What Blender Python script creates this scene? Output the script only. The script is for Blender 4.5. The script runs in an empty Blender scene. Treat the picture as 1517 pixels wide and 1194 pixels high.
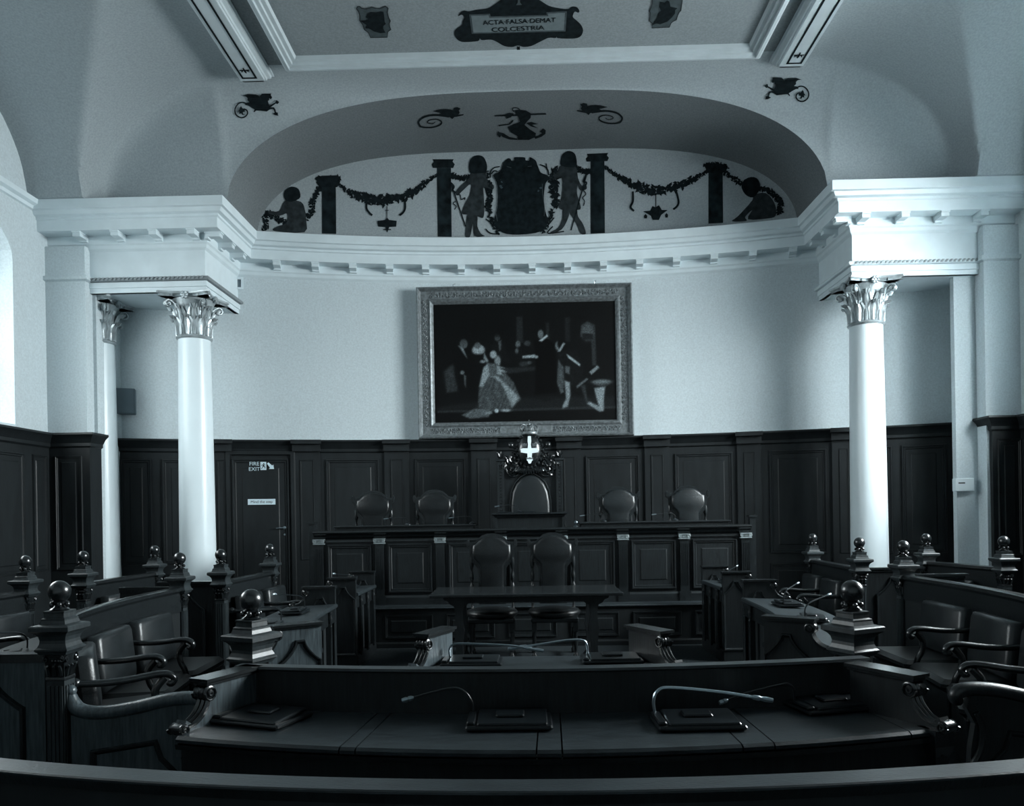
import bpy, bmesh, math, random
import numpy as np
from mathutils import Matrix, Vector
from mathutils.geometry import tessellate_polygon
random.seed(7)
PI = math.pi
SC = bpy.context.scene
COL = SC.collection

# ------------------------------------------------------------------ camera, sky, lights, exposure
F = 1150.0; PU, PV = 758.5, 760.4
ROLL = 0.0165; YAW = math.radians(1.07)
EYE = Vector((0.0, 0.0, 1.6))
_R = Vector((math.cos(YAW), math.sin(YAW), 0)); _FW = Vector((-math.sin(YAW), math.cos(YAW), 0)); _U = Vector((0, 0, 1))
cam_d = bpy.data.cameras.new('camera'); cam = bpy.data.objects.new('camera', cam_d); COL.objects.link(cam)
cx = _R * math.cos(ROLL) - _U * math.sin(ROLL)
cy = _R * math.sin(ROLL) + _U * math.cos(ROLL)
cam.matrix_world = Matrix(((cx.x, cy.x, -_FW.x, EYE.x), (cx.y, cy.y, -_FW.y, EYE.y), (cx.z, cy.z, -_FW.z, EYE.z), (0, 0, 0, 1)))
cam_d.sensor_fit = 'HORIZONTAL'; cam_d.sensor_width = 36.0
cam_d.lens = F / 1517 * 36
cam_d.shift_x = 0.0; cam_d.shift_y = (PV - 597.0) / 1517
cam_d.clip_start = 0.05; cam_d.clip_end = 200
SC.camera = cam

SC.view_settings.view_transform = 'Standard'
SC.view_settings.look = 'None'
SC.view_settings.gamma = 1.0
SC.view_settings.exposure = 0.2

world = bpy.data.worlds.new('world'); SC.world = world; world.use_nodes = True
wn = world.node_tree; bg = wn.nodes['Background']     # pale overcast sky above, dull ground below
_tc = wn.nodes.new('ShaderNodeTexCoord'); _sp = wn.nodes.new('ShaderNodeSeparateXYZ'); _rp = wn.nodes.new('ShaderNodeValToRGB')
wn.links.new(_tc.outputs['Generated'], _sp.inputs[0]); wn.links.new(_sp.outputs['Z'], _rp.inputs[0]); wn.links.new(_rp.outputs[0], bg.inputs[0])
_rp.color_ramp.elements[0].position = 0.0; _rp.color_ramp.elements[0].color = (0.10, 0.11, 0.11, 1)
_rp.color_ramp.elements[1].position = 0.06; _rp.color_ramp.elements[1].color = (0.94, 1.0, 1.0, 1)
bg.inputs[1].default_value = 3.5

TILT = math.radians(28)
def window_light(name, x, y, z, sx, sz, power, sign):
    l = bpy.data.lights.new(name, 'AREA'); l.shape = 'RECTANGLE'; l.size = sx; l.size_y = sz
    l.energy = power; l.color = (0.97, 1.0, 1.0)
    o = bpy.data.objects.new(name, l); COL.objects.link(o)
    o.location = (x, y, z)
    o.rotation_euler = (PI / 2 - TILT, 0, sign * PI / 2); l.spread = math.radians(150)
    return o
WALLX = 6.35; X0 = 0.05
# daylight through the tall windows: the right-hand (sunny side) sky is much the brighter
window_light('daylight', X0 + WALLX + 0.95, 7.0, 4.7, 4.0, 3.2, 1750, 1)
window_light('daylight', X0 - WALLX - 0.95, 7.2, 4.7, 4.0, 3.2, 215, -1)

# ------------------------------------------------------------------ pixel rays (only to read positions off real surfaces)
def ray(u, v):
    a = (u - PU) / F; b = (v - PV) / F
    X = a * math.cos(ROLL) - b * math.sin(ROLL); D = a * math.sin(ROLL) + b * math.cos(ROLL)
    return _R * X + _FW - _U * D
def on_y(u, v, y):
    d = ray(u, v); return EYE + d * (y / d.y)
def on_z(u, v, z):
    d = ray(u, v); return EYE + d * ((z - EYE.z) / d.z)
AR, AYC = 15.7, -3.7
def arc_y(x, r=AR): return AYC + math.sqrt(r * r - x * x)
def on_arc(u, v, r=AR):
    d = ray(u, v); dx, dy = d.x, d.y
    A = dx * dx + dy * dy; B = -2 * dy * AYC; C = AYC * AYC - r * r
    t = (-B + math.sqrt(B * B - 4 * A * C)) / (2 * A)
    return EYE + d * t

# ------------------------------------------------------------------ materials
MATS = {}
def mat(name, base, rough=0.5, var=0.15, nscale=8, stretch=(1, 1, 1), bump=0.0, bscale=60, metal=0.0, coat=0.0, spec=0.5, emit=None, detail=4):
    m = bpy.data.materials.new(name); m.use_nodes = True; nt = m.node_tree; N = nt.nodes; L = nt.links
    b = N['Principled BSDF']
    b.inputs['Roughness'].default_value = rough; b.inputs['Metallic'].default_value = metal
    b.inputs['Coat Weight'].default_value = coat; b.inputs['Coat Roughness'].default_value = 0.15
    b.inputs['Specular IOR Level'].default_value = spec
    tc = N.new('ShaderNodeTexCoord'); mp = N.new('ShaderNodeMapping'); mp.inputs['Scale'].default_value = stretch
    L.new(tc.outputs['Object'], mp.inputs[0])
    if var > 0:
        n = N.new('ShaderNodeTexNoise'); n.inputs['Scale'].default_value = nscale; n.inputs['Detail'].default_value = detail
        L.new(mp.outputs[0], n.inputs['Vector'])
        r = N.new('ShaderNodeValToRGB')
        r.color_ramp.elements[0].position = 0.3; r.color_ramp.elements[1].position = 0.7
        r.color_ramp.elements[0].color = tuple(c * (1 - var) for c in base) + (1,)
        r.color_ramp.elements[1].color = tuple(min(1, c * (1 + var)) for c in base) + (1,)
        L.new(n.outputs[0], r.inputs[0]); L.new(r.outputs[0], b.inputs['Base Color'])
    else:
        b.inputs['Base Color'].default_value = tuple(base) + (1,)
    if bump > 0:
        n2 = N.new('ShaderNodeTexNoise'); n2.inputs['Scale'].default_value = bscale; n2.inputs['Detail'].default_value = 3
        L.new(mp.outputs[0], n2.inputs['Vector'])
        bp = N.new('ShaderNodeBump'); bp.inputs['Strength'].default_value = bump; bp.inputs['Distance'].default_value = 0.01
        L.new(n2.outputs[0], bp.inputs['Height']); L.new(bp.outputs[0], b.inputs['Normal'])
    if emit:
        b.inputs['Emission Color'].default_value = tuple(emit[0]) + (1,); b.inputs['Emission Strength'].default_value = emit[1]
    MATS[name] = m; return m
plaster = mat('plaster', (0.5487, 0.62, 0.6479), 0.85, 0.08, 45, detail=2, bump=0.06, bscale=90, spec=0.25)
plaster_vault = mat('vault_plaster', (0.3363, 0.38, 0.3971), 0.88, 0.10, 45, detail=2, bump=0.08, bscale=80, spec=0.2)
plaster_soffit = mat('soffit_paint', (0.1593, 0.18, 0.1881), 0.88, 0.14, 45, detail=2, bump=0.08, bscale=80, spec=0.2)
plaster_panel = mat('panel_shade_plaster', (0.2478, 0.28, 0.2926), 0.88, 0.12, 45, detail=2, bump=0.08, bscale=80, spec=0.2)
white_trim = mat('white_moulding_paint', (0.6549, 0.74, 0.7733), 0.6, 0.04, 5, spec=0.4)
white_col = mat('column_gloss_paint', (0.7434, 0.84, 0.8778), 0.32, 0.03, 2, spec=0.5)
gilt = mat('dull_gilt', (0.1947, 0.22, 0.2299), 0.38, 0.35, 25, bump=0.4, bscale=60, metal=0.4)
cap_paint = mat('silvered_capital', (0.4071, 0.46, 0.4807), 0.3, 0.25, 12, bump=0.3, bscale=50, metal=0.35)
moulding_grey = mat('moulding_grey_paint', (0.50, 0.565, 0.59), 0.7, 0.05, 5)
carv = mat('worn_carving', (0.20, 0.24, 0.25), 0.35, 0.3, 40)
post_oak = mat('post_oak', (0.021, 0.028, 0.031), 0.42, 0.4, 6, (8, 8, 1.5), bump=0.08, bscale=12, spec=0.5)
lunette_shade = mat('lunette_shade', (0.3275, 0.37, 0.3866), 0.88, 0.10, 45, detail=2, bump=0.08, bscale=80, spec=0.2)  # wall plaster made darker: the shade above the cornice is put in the colour
wood = mat('dark_oak', (0.00912, 0.012, 0.01344), 0.36, 0.45, 5, (14, 14, 1.2), bump=0.12, bscale=9, spec=0.5)
wood_h = mat('dark_oak_level', (0.0095, 0.0125, 0.014), 0.33, 0.45, 5, (1.2, 14, 14), bump=0.12, bscale=9, spec=0.5)
wood_gloss = mat('polished_oak', (0.00874, 0.0115, 0.01288), 0.27, 0.4, 6, (8, 8, 1.5), bump=0.05, bscale=12, spec=0.7, coat=0.25)
wood_end = mat('lit_oak', (0.054, 0.070, 0.078), 0.33, 0.45, 6, (12, 12, 1.2), bump=0.15, bscale=10)  # paler oak for the left-hand ends: the light on them put into the colour
wood_wall = mat('wainscot_oak', (0.01026, 0.0135, 0.01512), 0.5, 0.28, 3, (3, 3, .6), bump=0.1, bscale=10, spec=0.35)
wood_top = mat('worn_oak_top', (0.01924, 0.026, 0.02964), 0.36, 0.4, 4, (3, 10, 3), bump=0.12, bscale=20)
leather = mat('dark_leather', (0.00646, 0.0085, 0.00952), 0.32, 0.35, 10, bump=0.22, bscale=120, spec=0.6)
leather_lt = mat('worn_lit_leather', (0.0114, 0.015, 0.0168), 0.34, 0.3, 8, bump=0.18, bscale=120, spec=0.6)
black_pl = mat('black_plastic', (0.006, 0.009, 0.011), 0.3, 0.1, 20, spec=0.5)
chrome = mat('brushed_metal', (0.35, 0.42, 0.46), 0.3, 0.1, 20, metal=0.9)
carpet = mat('dark_carpet', (0.01824, 0.024, 0.02688), 0.95, 0.4, 40, bump=0.4, bscale=200, spec=0.1)
mural_dk = mat('mural_dark_paint', (0.0065, 0.011, 0.013), 0.9, 0.5, 14, spec=0.1)
mural_col = mat('mural_column_paint', (0.0085, 0.0145, 0.017), 0.9, 0.7, 7, spec=0.1)
mural_md = mat('mural_figure_paint', (0.024, 0.031, 0.034), 0.9, 0.45, 12, spec=0.1)
mural_lt = mat('mural_highlight_paint', (0.05, 0.075, 0.088), 0.9, 0.2, 12, spec=0.1)
mural_pale = mat('mural_pale_paint', (0.15, 0.185, 0.195), 0.9, 0.1, 12, spec=0.1)
mural_stone = mat('mural_shield_paint', (0.062, 0.08, 0.086), 0.9, 0.25, 12, spec=0.1)
sign_wh = mat('sign_white', (0.62, 0.76, 0.82), 0.5, 0.0)
paper = mat('paper', (0.45, 0.56, 0.62), 0.7, 0.05)
ivory = mat('shield_white_enamel', (0.85, 0.95, 1.0), 0.4, 0.0)
grey_box = mat('grey_plastic', (0.13, 0.17, 0.195), 0.6, 0.05)

def glass_mat():
    m = bpy.data.materials.new('window_glass'); m.use_nodes = True; nt = m.node_tree; N = nt.nodes
    N.remove(N['Principled BSDF']); out = N['Material Output']
    t = N.new('ShaderNodeBsdfTransparent'); t.inputs[0].default_value = (0.93, 0.98, 1, 1)
    g = N.new('ShaderNodeBsdfGlossy'); g.inputs['Roughness'].default_value = 0.05
    mx = N.new('ShaderNodeMixShader'); mx.inputs[0].default_value = 0.06
    nt.links.new(t.outputs[0], mx.inputs[1]); nt.links.new(g.outputs[0], mx.inputs[2]); nt.links.new(mx.outputs[0], out.inputs[0])
    return m
glass = glass_mat()

# ------------------------------------------------------------------ mesh helpers
class MB:
    def __init__(s, M=None): s.v = []; s.f = []; s.M = M or Matrix()
    def add(s, vs, fs, M=None):
        k = len(s.v); T = s.M @ M if M else s.M
        s.v += [tuple(T @ Vector(p)) for p in vs]
        s.f += [tuple(i + k for i in f) for f in fs]
        return s
    def box(s, x0, x1, y0, y1, z0, z1, M=None):
        return s.add([(x0, y0, z0), (x1, y0, z0), (x1, y1, z0), (x0, y1, z0), (x0, y0, z1), (x1, y0, z1), (x1, y1, z1), (x0, y1, z1)],
                     [(0, 3, 2, 1), (4, 5, 6, 7), (0, 1, 5, 4), (1, 2, 6, 5), (2, 3, 7, 6), (3, 0, 4, 7)], M)
    def bbox(s, x0, x1, y0, y1, z0, z1, b=0.004, M=None):
        # chamfered box: stacked rings
        vs = []; fs = []
        rings = [(z0, b), (z0 + b, 0), (z1 - b, 0), (z1, b)]
        for z, i in rings:
            x, X, y, Y = x0 + i, x1 - i, y0 + i, y1 - i
            c = b if i == 0 else b * 0.6
            vs += [(x + c, y, z), (X - c, y, z), (X, y + c, z), (X, Y - c, z), (X - c, Y, z), (x + c, Y, z), (x, Y - c, z), (x, y + c, z)]
        for r in range(3):
            for k in range(8):
                a = r * 8 + k; bq = r * 8 + (k + 1) % 8
                fs.append((a, bq, bq + 8, a + 8))
        fs.append(tuple(reversed(range(8)))); fs.append(tuple(range(24, 32)))
        return s.add(vs, fs, M)
    def lathe(s, prof, n=16, cx=0, cy=0, cap=True, ph=0.0, M=None, sq=1.0):
        vs = []; fs = []
        for (r, z) in prof:
            for k in range(n):
                a = 2 * PI * k / n + ph
                vs.append((cx + r * math.cos(a), cy + sq * r * math.sin(a), z))
        for i in range(len(prof) - 1):
            for k in range(n):
                a = i * n + k; b = i * n + (k + 1) % n
                fs.append((a, b, b + n, a + n))
        if cap:
            fs.append(tuple(reversed(range(n)))); fs.append(tuple(range((len(prof) - 1) * n, len(prof) * n)))
        return s.add(vs, fs, M)
    def square(s, prof, cx=0, cy=0, M=None):   # (half width, z)
        return s.lathe([(r * math.sqrt(2), z) for r, z in prof], 4, cx, cy, True, PI / 4, M)
    def tube(s, pts, r, n=8, M=None, flat=1.0, cap=True):
        P = [Vector(p) for p in pts]; m = len(P); vs = []; fs = []
        rr = r if isinstance(r, (list, tuple)) else [r] * m
        up = Vector((0, 0, 1)); prev = None
        for i, p in enumerate(P):
            t = (P[min(i + 1, m - 1)] - P[max(i - 1, 0)])
            if t.length < 1e-9: t = Vector((0, 0, 1))
            t.normalize()
            if prev is None:
                a = t.cross(up) if abs(t.z) < 0.95 else t.cross(Vector((0, 1, 0)))
            else:
                a = prev - t * prev.dot(t)
                if a.length < 1e-6: a = t.cross(up)
            a.normalize(); b = a.cross(t); prev = a
            for k in range(n):
                q = 2 * PI * k / n
                vs.append(tuple(p + a * (rr[i] * math.cos(q)) + b * (rr[i] * flat * math.sin(q))))
        for i in range(m - 1):
            for k in range(n):
                a_ = i * n + k; b_ = i * n + (k + 1) % n
                fs.append((a_, b_, b_ + n, a_ + n))
        if cap:
            fs.append(tuple(reversed(range(n)))); fs.append(tuple(range((m - 1) * n, m * n)))
        return s.add(vs, fs, M)
    def sweep(s, prof, path, closed=False, M=None, cap=True):
        # prof: (out, z) closed polygon ; path: (x,y[,z]) ; 'out' is to the right of travel
        P = [Vector((p[0], p[1], p[2] if len(p) > 2 else 0)) for p in path]; m = len(P); n = len(prof)
        vs = []; fs = []
        def dirn(a, b):
            d = Vector((b.x - a.x, b.y - a.y)); d.normalize(); return d
        for i in range(m):
            if closed: d0 = dirn(P[i - 1], P[i]); d1 = dirn(P[i], P[(i + 1) % m])
            else:
                d0 = dirn(P[max(i - 1, 0)], P[max(i, 1)]); d1 = dirn(P[min(i, m - 2)], P[min(i + 1, m - 1)])
            n0 = Vector((d0.y, -d0.x)); n1 = Vector((d1.y, -d1.x)); b = n0 + n1
            if b.length < 1e-6: b = n0.copy()
            b.normalize(); k = 1 / max(0.25, b.dot(n1))
            for (o, z) in prof:
                vs.append((P[i].x + b.x * o * k, P[i].y + b.y * o * k, P[i].z + z))
        seg = m if closed else m - 1
        for i in range(seg):
            j = (i + 1) % m
            for k in range(n):
                l = (k + 1) % n
                fs.append((i * n + k, i * n + l, j * n + l, j * n + k))
        if cap and not closed:
            fs.append(tuple(range(n))); fs.append(tuple(reversed(range((m - 1) * n, m * n))))
        return s.add(vs, fs, M)
    def poly(s, pts3):      # flat polygon from 3D points
        t = tessellate_polygon([[Vector(p) for p in pts3]])
        return s.add([tuple(p) for p in pts3], [tuple(x) for x in t])
    def prism(s, pts, y0, y1, M=None):   # pts (x,z) outline, extruded along y
        n = len(pts); t = tessellate_polygon([[Vector((p[0], p[1], 0)) for p in pts]])
        vs = [(p[0], y0, p[1]) for p in pts] + [(p[0], y1, p[1]) for p in pts]
        fs = [tuple(x) for x in t] + [tuple(q + n for q in reversed(x)) for x in t]
        fs += [(i, (i + 1) % n, (i + 1) % n + n, i + n) for i in range(n)]
        return s.add(vs, fs, M)
    def sphere(s, c, r, n=10, m=7, sc=(1, 1, 1)):
        prof = [(max(1e-4, r * math.sin(PI * i / m)), -r * math.cos(PI * i / m)) for i in range(m + 1)]
        return s.lathe(prof, n, 0, 0, True, 0, Matrix.Translation(c) @ Matrix.Diagonal((sc[0], sc[1], sc[2], 1)))
    def mesh(s, name, smooth=False):
        me = bpy.data.meshes.new(name); me.from_pydata(s.v, [], s.f); me.update()
        bm = bmesh.new(); bm.from_mesh(me); bmesh.ops.recalc_face_normals(bm, faces=bm.faces); bm.to_mesh(me); bm.free()
        if smooth:
            me.polygons.foreach_set('use_smooth', [True] * len(me.polygons))
            try: me.set_sharp_from_angle(angle=math.radians(35 if smooth is True else smooth))
            except Exception: pass
        return me
    def build(s, name, material, parent=None, smooth=False, loc=None):
        o = bpy.data.objects.new(name, s.mesh(name, smooth)); o.data.materials.append(material); COL.objects.link(o)
        if parent: o.parent = parent
        if loc: o.location = loc
        return o
def T(x, y, z, rz=0): return Matrix.Translation((x, y, z)) @ Matrix.Rotation(rz, 4, 'Z')
def empty(name, loc=(0, 0, 0), rz=0):
    o = bpy.data.objects.new(name, None); COL.objects.link(o); o.location = loc; o.rotation_euler = (0, 0, rz); o.empty_display_size = 0.2
    return o
def tag(o, label=None, cat=None, group=None, kind=None):
    if label: o['label'] = label
    if cat: o['category'] = cat
    if group: o['group'] = group
    if kind: o['kind'] = kind
    return o
def copy_tree(o, parent=None):
    c = o.copy(); COL.objects.link(c)
    if parent: c.parent = parent
    for ch in list(KIDS.get(o.name, [])) or [x for x in o.children]:
        copy_tree(ch, c)
    return c
KIDS = {}
def struct(o): o['kind'] = 'structure'; return o
def rect_path(w, h): return [(-w / 2, 0), (w / 2, 0), (w / 2, h), (-w / 2, h)]
# moulded panel standing in local XZ plane, facing -Y, from z0, centred on x=0
UPR = Matrix(((1, 0, 0, 0), (0, 0, -1, 0), (0, 1, 0, 0), (0, 0, 0, 1)))   # (x,y,z)->(x,-z,y)
def panel_piece(w, z0, z1, mw=0.045, dep=0.022, M=None, sunk=0.012):
    b = MB(M); path = [(-w / 2, z0), (-w / 2, z1), (w / 2, z1), (w / 2, z0)]
    # inner side: travel up on the left -> right-hand side is +x (inwards)
    prof = [(0, 0), (0.006, dep), (mw * 0.35, dep), (mw * 0.5, dep * 0.5), (mw * 0.75, dep * 0.55), (mw, 0)]
    b.sweep(prof, path, True, UPR)
    b.box(-w / 2 + mw * 0.8, w / 2 - mw * 0.8, -0.004, 0.004, z0 + mw * 0.8, z1 - mw * 0.8)
    g = mw * 2.0
    if w > g * 2 + 0.1:
        b.add([(-w / 2 + g, -0.004, z0 + g), (w / 2 - g, -0.004, z0 + g), (w / 2 - g, -0.004, z1 - g), (-w / 2 + g, -0.004, z1 - g),
               (-w / 2 + g + .012, -0.012, z0 + g + .012), (w / 2 - g - .012, -0.012, z0 + g + .012), (w / 2 - g - .012, -0.012, z1 - g - .012), (-w / 2 + g + .012, -0.012, z1 - g - .012)],
              [(4, 5, 6, 7), (0, 1, 5, 4), (1, 2, 6, 5), (2, 3, 7, 6), (3, 0, 4, 7)])
    return b
def ogee_pts(w, z0, z1, sh=0.17):
    # panel outline with an ogee-arched head
    zs = z1 - sh; pts = [(-w / 2, z0), (-w / 2, zs)]
    hw = w / 2; top = hw * 0.22
    for i in range(1, 7):
        t = i / 6; pts.append((-hw + (hw - top) * (0.5 - 0.5 * math.cos(PI * t)) * 0.55 + (hw - top) * 0.45 * t, zs + sh * (t ** 1.6)))
    pts += [(-x, z) for x, z in reversed(pts[2:])]
    pts += [(w / 2, zs), (w / 2, z0)]
    return pts
def ogee_piece(w, z0, z1, M=None, mw=0.03, dep=0.02, sh=0.17):
    b = MB(M); path = [(x, z) for x, z in ogee_pts(w, z0, z1, sh)]
    prof = [(0, 0), (0.004, dep), (mw * 0.4, dep), (mw * 0.6, dep * 0.45), (mw, 0)]
    b.sweep(prof, path, True, UPR)
    return b
def text_obj(name, body, size, M, material, parent=None, extrude=0.001, align='CENTER', sx=1.0):
    cu = bpy.data.curves.new(name, 'FONT'); cu.body = body; cu.size = size; cu.extrude = extrude
    cu.align_x = align; cu.align_y = 'CENTER'
    tmp = bpy.data.objects.new(name + '_t', cu); COL.objects.link(tmp)
    dg = bpy.context.evaluated_depsgraph_get(); me = bpy.data.meshes.new_from_object(tmp.evaluated_get(dg))
    bpy.data.objects.remove(tmp); me.name = name
    me.transform(M @ Matrix.Diagonal((sx, 1, 1, 1)))
    me.materials.clear(); me.materials.append(material)
    o = bpy.data.objects.new(name, me); COL.objects.link(o)
    if parent: o.parent = parent
    return o

# ------------------------------------------------------------------ the room: vault
ZC = 5.73          # top of the cornice, springing of the vaults
ZT = 7.25          # flat of the ceiling
YW = 10.25         # front plane of the end entablature
def zM(x):
    d = abs(x - X0)
    if d <= 3.6: return ZT
    if d >= 5.65: return ZC
    return ZC + (ZT - ZC) * math.sqrt(max(0, 1 - ((d - 3.6) / 2.05) ** 2))
CELLS = (7.2, 1.6)
def zS(y):
    z = ZC
    for c in CELLS:
        q = (y - c) / 2.57
        if abs(q) < 1: z = max(z, ZC + 1.46 * math.sqrt(1 - q * q))
    return z
AH = 4.0; ARISE = 1.47
def za(x):
    q = (x - X0) / AH
    return ZC + ARISE * (1 - abs(q) ** 3.0) ** .48 if abs(q) < 1 else ZC
def vault(x, y):
    zv = max(zM(x), zS(y))
    d = abs(x - X0); L = 0.62 if d < 3.4 else max(0.2, 0.62 - (d - 3.4) * 0.2)
    ys = YW + 0.05 - L
    if y > ys and d < 5.65:
        t = min(1, (y - ys) / L)
        zv = zv - (zv - za(x)) * (1 - math.sqrt(max(0, 1 - t * t)))
    return zv
def on_vault(u, v, off=0.02):
    d = ray(u, v); t = 6.0
    while t < 14:
        p = EYE + d * t
        if p.y > YW + .05 or abs(p.x - X0) > WALLX: break
        if p.z >= vault(p.x, p.y): break
        t += 0.01
    p = EYE + d * (t - off); return p
def on_soffit(u, v, off=0.015):
    d = ray(u, v); t = 9.0
    while t < 13:
        p = EYE + d * t
        if p.y > YW and p.z >= za(p.x): break
        t += 0.005
    return EYE + d * (t - off)
xs = sorted(set([round(-6.35 + X0 + i * 0.05, 4) for i in range(255)])); ys_ = [round(-1.6 + i * 0.05, 4) for i in range(int((YW + 0.05 + 1.6) / 0.05))] + [YW + 0.05 - 0.02, YW + 0.05 - 0.008, YW + 0.05]
ys_ = sorted(set(ys_)); vs = [(x, y, vault(x, y)) for y in ys_ for x in xs]; nx = len(xs)
fs = [(j * nx + i, j * nx + i + 1, (j + 1) * nx + i + 1, (j + 1) * nx + i) for j in range(len(ys_) - 1) for i in range(nx - 1)]
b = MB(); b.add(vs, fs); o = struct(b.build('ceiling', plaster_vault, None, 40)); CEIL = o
# closing slab above the vault (keeps the sky out of the roof space)
b = MB(); b.box(-WALLX + X0 - .8, WALLX + X0 + .8, -2.0, 12.8, 7.55, 7.65); struct(b.build('ceiling', plaster_vault))

# apse soffit: barrel running back from the arch to the curved wall
b = MB(); n = 80; vs = []; m = 6
for i in range(n + 1):
    a = PI * i / n; x = X0 - AH * math.cos(a); z = za(x) if 0 < i < n else ZC
    y1 = arc_y(x) + 0.05
    for j in range(m + 1): vs.append((x, YW + 0.05 + (y1 - YW - 0.05) * j / m, z))
b.add(vs, [(i * (m + 1) + j, i * (m + 1) + j + 1, (i + 1) * (m + 1) + j + 1, (i + 1) * (m + 1) + j) for i in range(n) for j in range(m)])
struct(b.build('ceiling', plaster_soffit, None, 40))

# curved back wall
def arc_pts(x0, x1, n, r=AR): return [(x0 + (x1 - x0) * i / n, arc_y(x0 + (x1 - x0) * i / n, r)) for i in range(n + 1)]
ap = arc_pts(-6.6, 6.7, 60)
b = MB(); b.sweep([(0, 5.72), (0, 7.4), (-0.25, 7.4), (-0.25, 5.72)], ap); struct(b.build('wall_back', lunette_shade, None, 40))
b = MB(); b.sweep([(0, 0), (0, 5.72), (-0.25, 5.72), (-0.25, 0)], ap); WB = struct(b.build('wall_back', plaster, None, 40))
b = MB(); b.box(X0 - WALLX - .6, X0 + WALLX + .6, -2.0, -1.6, 0, 7.6); struct(b.build('wall_front', plaster))
b = MB(); b.box(X0 - WALLX - .6, X0 + WALLX + .6, -2.0, 12.4, -0.2, 0); struct(b.build('floor', carpet))

# side walls with arched window openings
def side_wall(sgn, name, ymarg):
    xw = X0 + sgn * WALLX
    lo, hi = (xw, xw + sgn * 0.55)
    b = MB()
    hw = 2.28
    ops = [(c - hw, c + hw - ymarg) for c in CELLS if c > 5]
    def bx(y0, y1, z0, z1): b.box(min(lo, hi), max(lo, hi), y0, y1, z0, z1)
    bx(-1.7, 12.2, 0, 2.78)
    edges = [-1.7] + [e for o_ in sorted(ops) for e in o_] + [12.2]
    for i in range(0, len(edges), 2): bx(edges[i], edges[i + 1], 2.78, 7.5)
    for (a, c) in ops:
        mid = (a + c) / 2; h = (c - a) / 2; N_ = 24
        pts = [(mid - h * math.cos(PI * i / N_), 4.85 + .75 * math.sin(PI * i / N_)) for i in range(N_ + 1)]
        for i in range(N_):
            (y0, z0), (y1, z1) = pts[i], pts[i + 1]
            b.add([(lo, y0, z0), (lo, y1, z1), (lo, y1, 7.5), (lo, y0, 7.5), (hi, y0, z0), (hi, y1, z1), (hi, y1, 7.5), (hi, y0, 7.5)],
                  [(0, 1, 2, 3), (4, 5, 6, 7), (0, 1, 5, 4), (2, 3, 7, 6)])
    struct(b.build(name, plaster))
    return xw, ops
wi = 0
for sgn, nm, ym in ((-1, 'wall_left', 0.0), (1, 'wall_right', 0.45)):
    xw, ops = side_wall(sgn, nm, ym)
    for (a, c) in ops:
        wi += 1
        w = empty('window_%d' % wi, (xw + sgn * 0.35, (a + c) / 2, 2.78)); struct(w)
        h = (c - a) / 2; fr = MB()
        # outline frame following the arch, glazing bars
        out = [(-h, 0.0), (-h, 2.07)] + [(-h * math.cos(PI * i / 20), 2.07 + .75 * math.sin(PI * i / 20)) for i in range(1, 20)] + [(h, 2.07), (h, 0.0)]
        R90 = Matrix.Rotation(PI / 2, 4, 'Z')
        fr.sweep([(0, -.04), (0, .04), (.09, .04), (.09, -.04)], out, True, R90 @ UPR)
        fr.box(-.04, .04, -h, h, 2.03, 2.11)
        for k in (-2, -1, 0, 1, 2):
            yy = k * h / 3
            top = 2.07 + .75 * math.sqrt(1 - (yy / h) ** 2)
            fr.box(-.03, .03, yy - .025, yy + .025, 0, top)
        for zz in (0.8, 1.6): fr.box(-.02, .02, -h, h, zz - .015, zz + .015)
        fr.build('window_frame', white_trim, w)
        g = MB(); g.add([(0, -h * .99, 0.0), (0, h * .99, 0.0), (0, h * .99, 2.07)] + [(0, h * .99 * math.cos(PI * i / 16), 2.07 + .74 * math.sin(PI * i / 16)) for i in range(1, 16)] + [(0, -h * .99, 2.07)], [tuple(range(19))])
        g.build('pane', glass, w)
        s_ = MB(); s_.bbox(-sgn * 0 - .36 if sgn > 0 else -.2, .2 if sgn > 0 else .36, -h, h, -0.03, 0.02); s_.build('window_sill', white_trim, w)

# ------------------------------------------------------------------ entablature and cornice
corn = [(0, 5.17), (.03, 5.20), (.04, 5.24), (.06, 5.26), (.06, 5.365), (.28, 5.365), (.28, 5.50), (.30, 5.51), (.30, 5.54), (.345, 5.555), (.37, 5.60), (.40, 5.61), (.40, 5.73), (0, 5.76), (-.3, 5.76), (-.3, 5.17)]
XE = 4.27
arcp = [(x, y - 0.0) for x, y in arc_pts(X0 - XE, X0 + XE, 40)]
path = [(X0 - WALLX, YW), (X0 - XE, YW)] + arcp + [(X0 + XE, YW), (X0 + WALLX, YW)]
path = [(p[0], p[1]) for p in path]
b = MB(); b.sweep(corn, path); CORN = struct(b.build('trim_1', white_trim, None, 30))
tag(CORN, 'white moulded cornice running round the apse above the wall')
# modillion blocks under the corona
mb = MB()
mb.box(-.05, .05, -.255, -.055, 5.30, 5.367); mb.box(-.055, .055, -.27, -.05, 5.345, 5.368); mb.box(-.05, .05, -.10, -.055, 5.275, 5.31)
mod_me = mb.mesh('modillion')
mod_me.materials.append(white_trim)
def modillion(x, y, rz):
    o = bpy.data.objects.new('modillion', mod_me); COL.objects.link(o); o.location = (x, y, 0); o.rotation_euler = (0, 0, rz); o.parent = CORN
for k in range(-7, 8):
    x = X0 + 0.10 + k * 0.545
    if abs(x - X0) > 3.95: continue
    modillion(x, arc_y(x), -math.asin(x / AR))
for sgn in (-1, 1):
    for k in range(4): modillion(X0 + sgn * (XE + 0.08 + 0.5 * k), YW, 0)
    for k in range(3):
        y = YW - 0.08 + 0.42 * k
        modillion(X0 + sgn * XE, y, -sgn * PI / 2)
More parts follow.
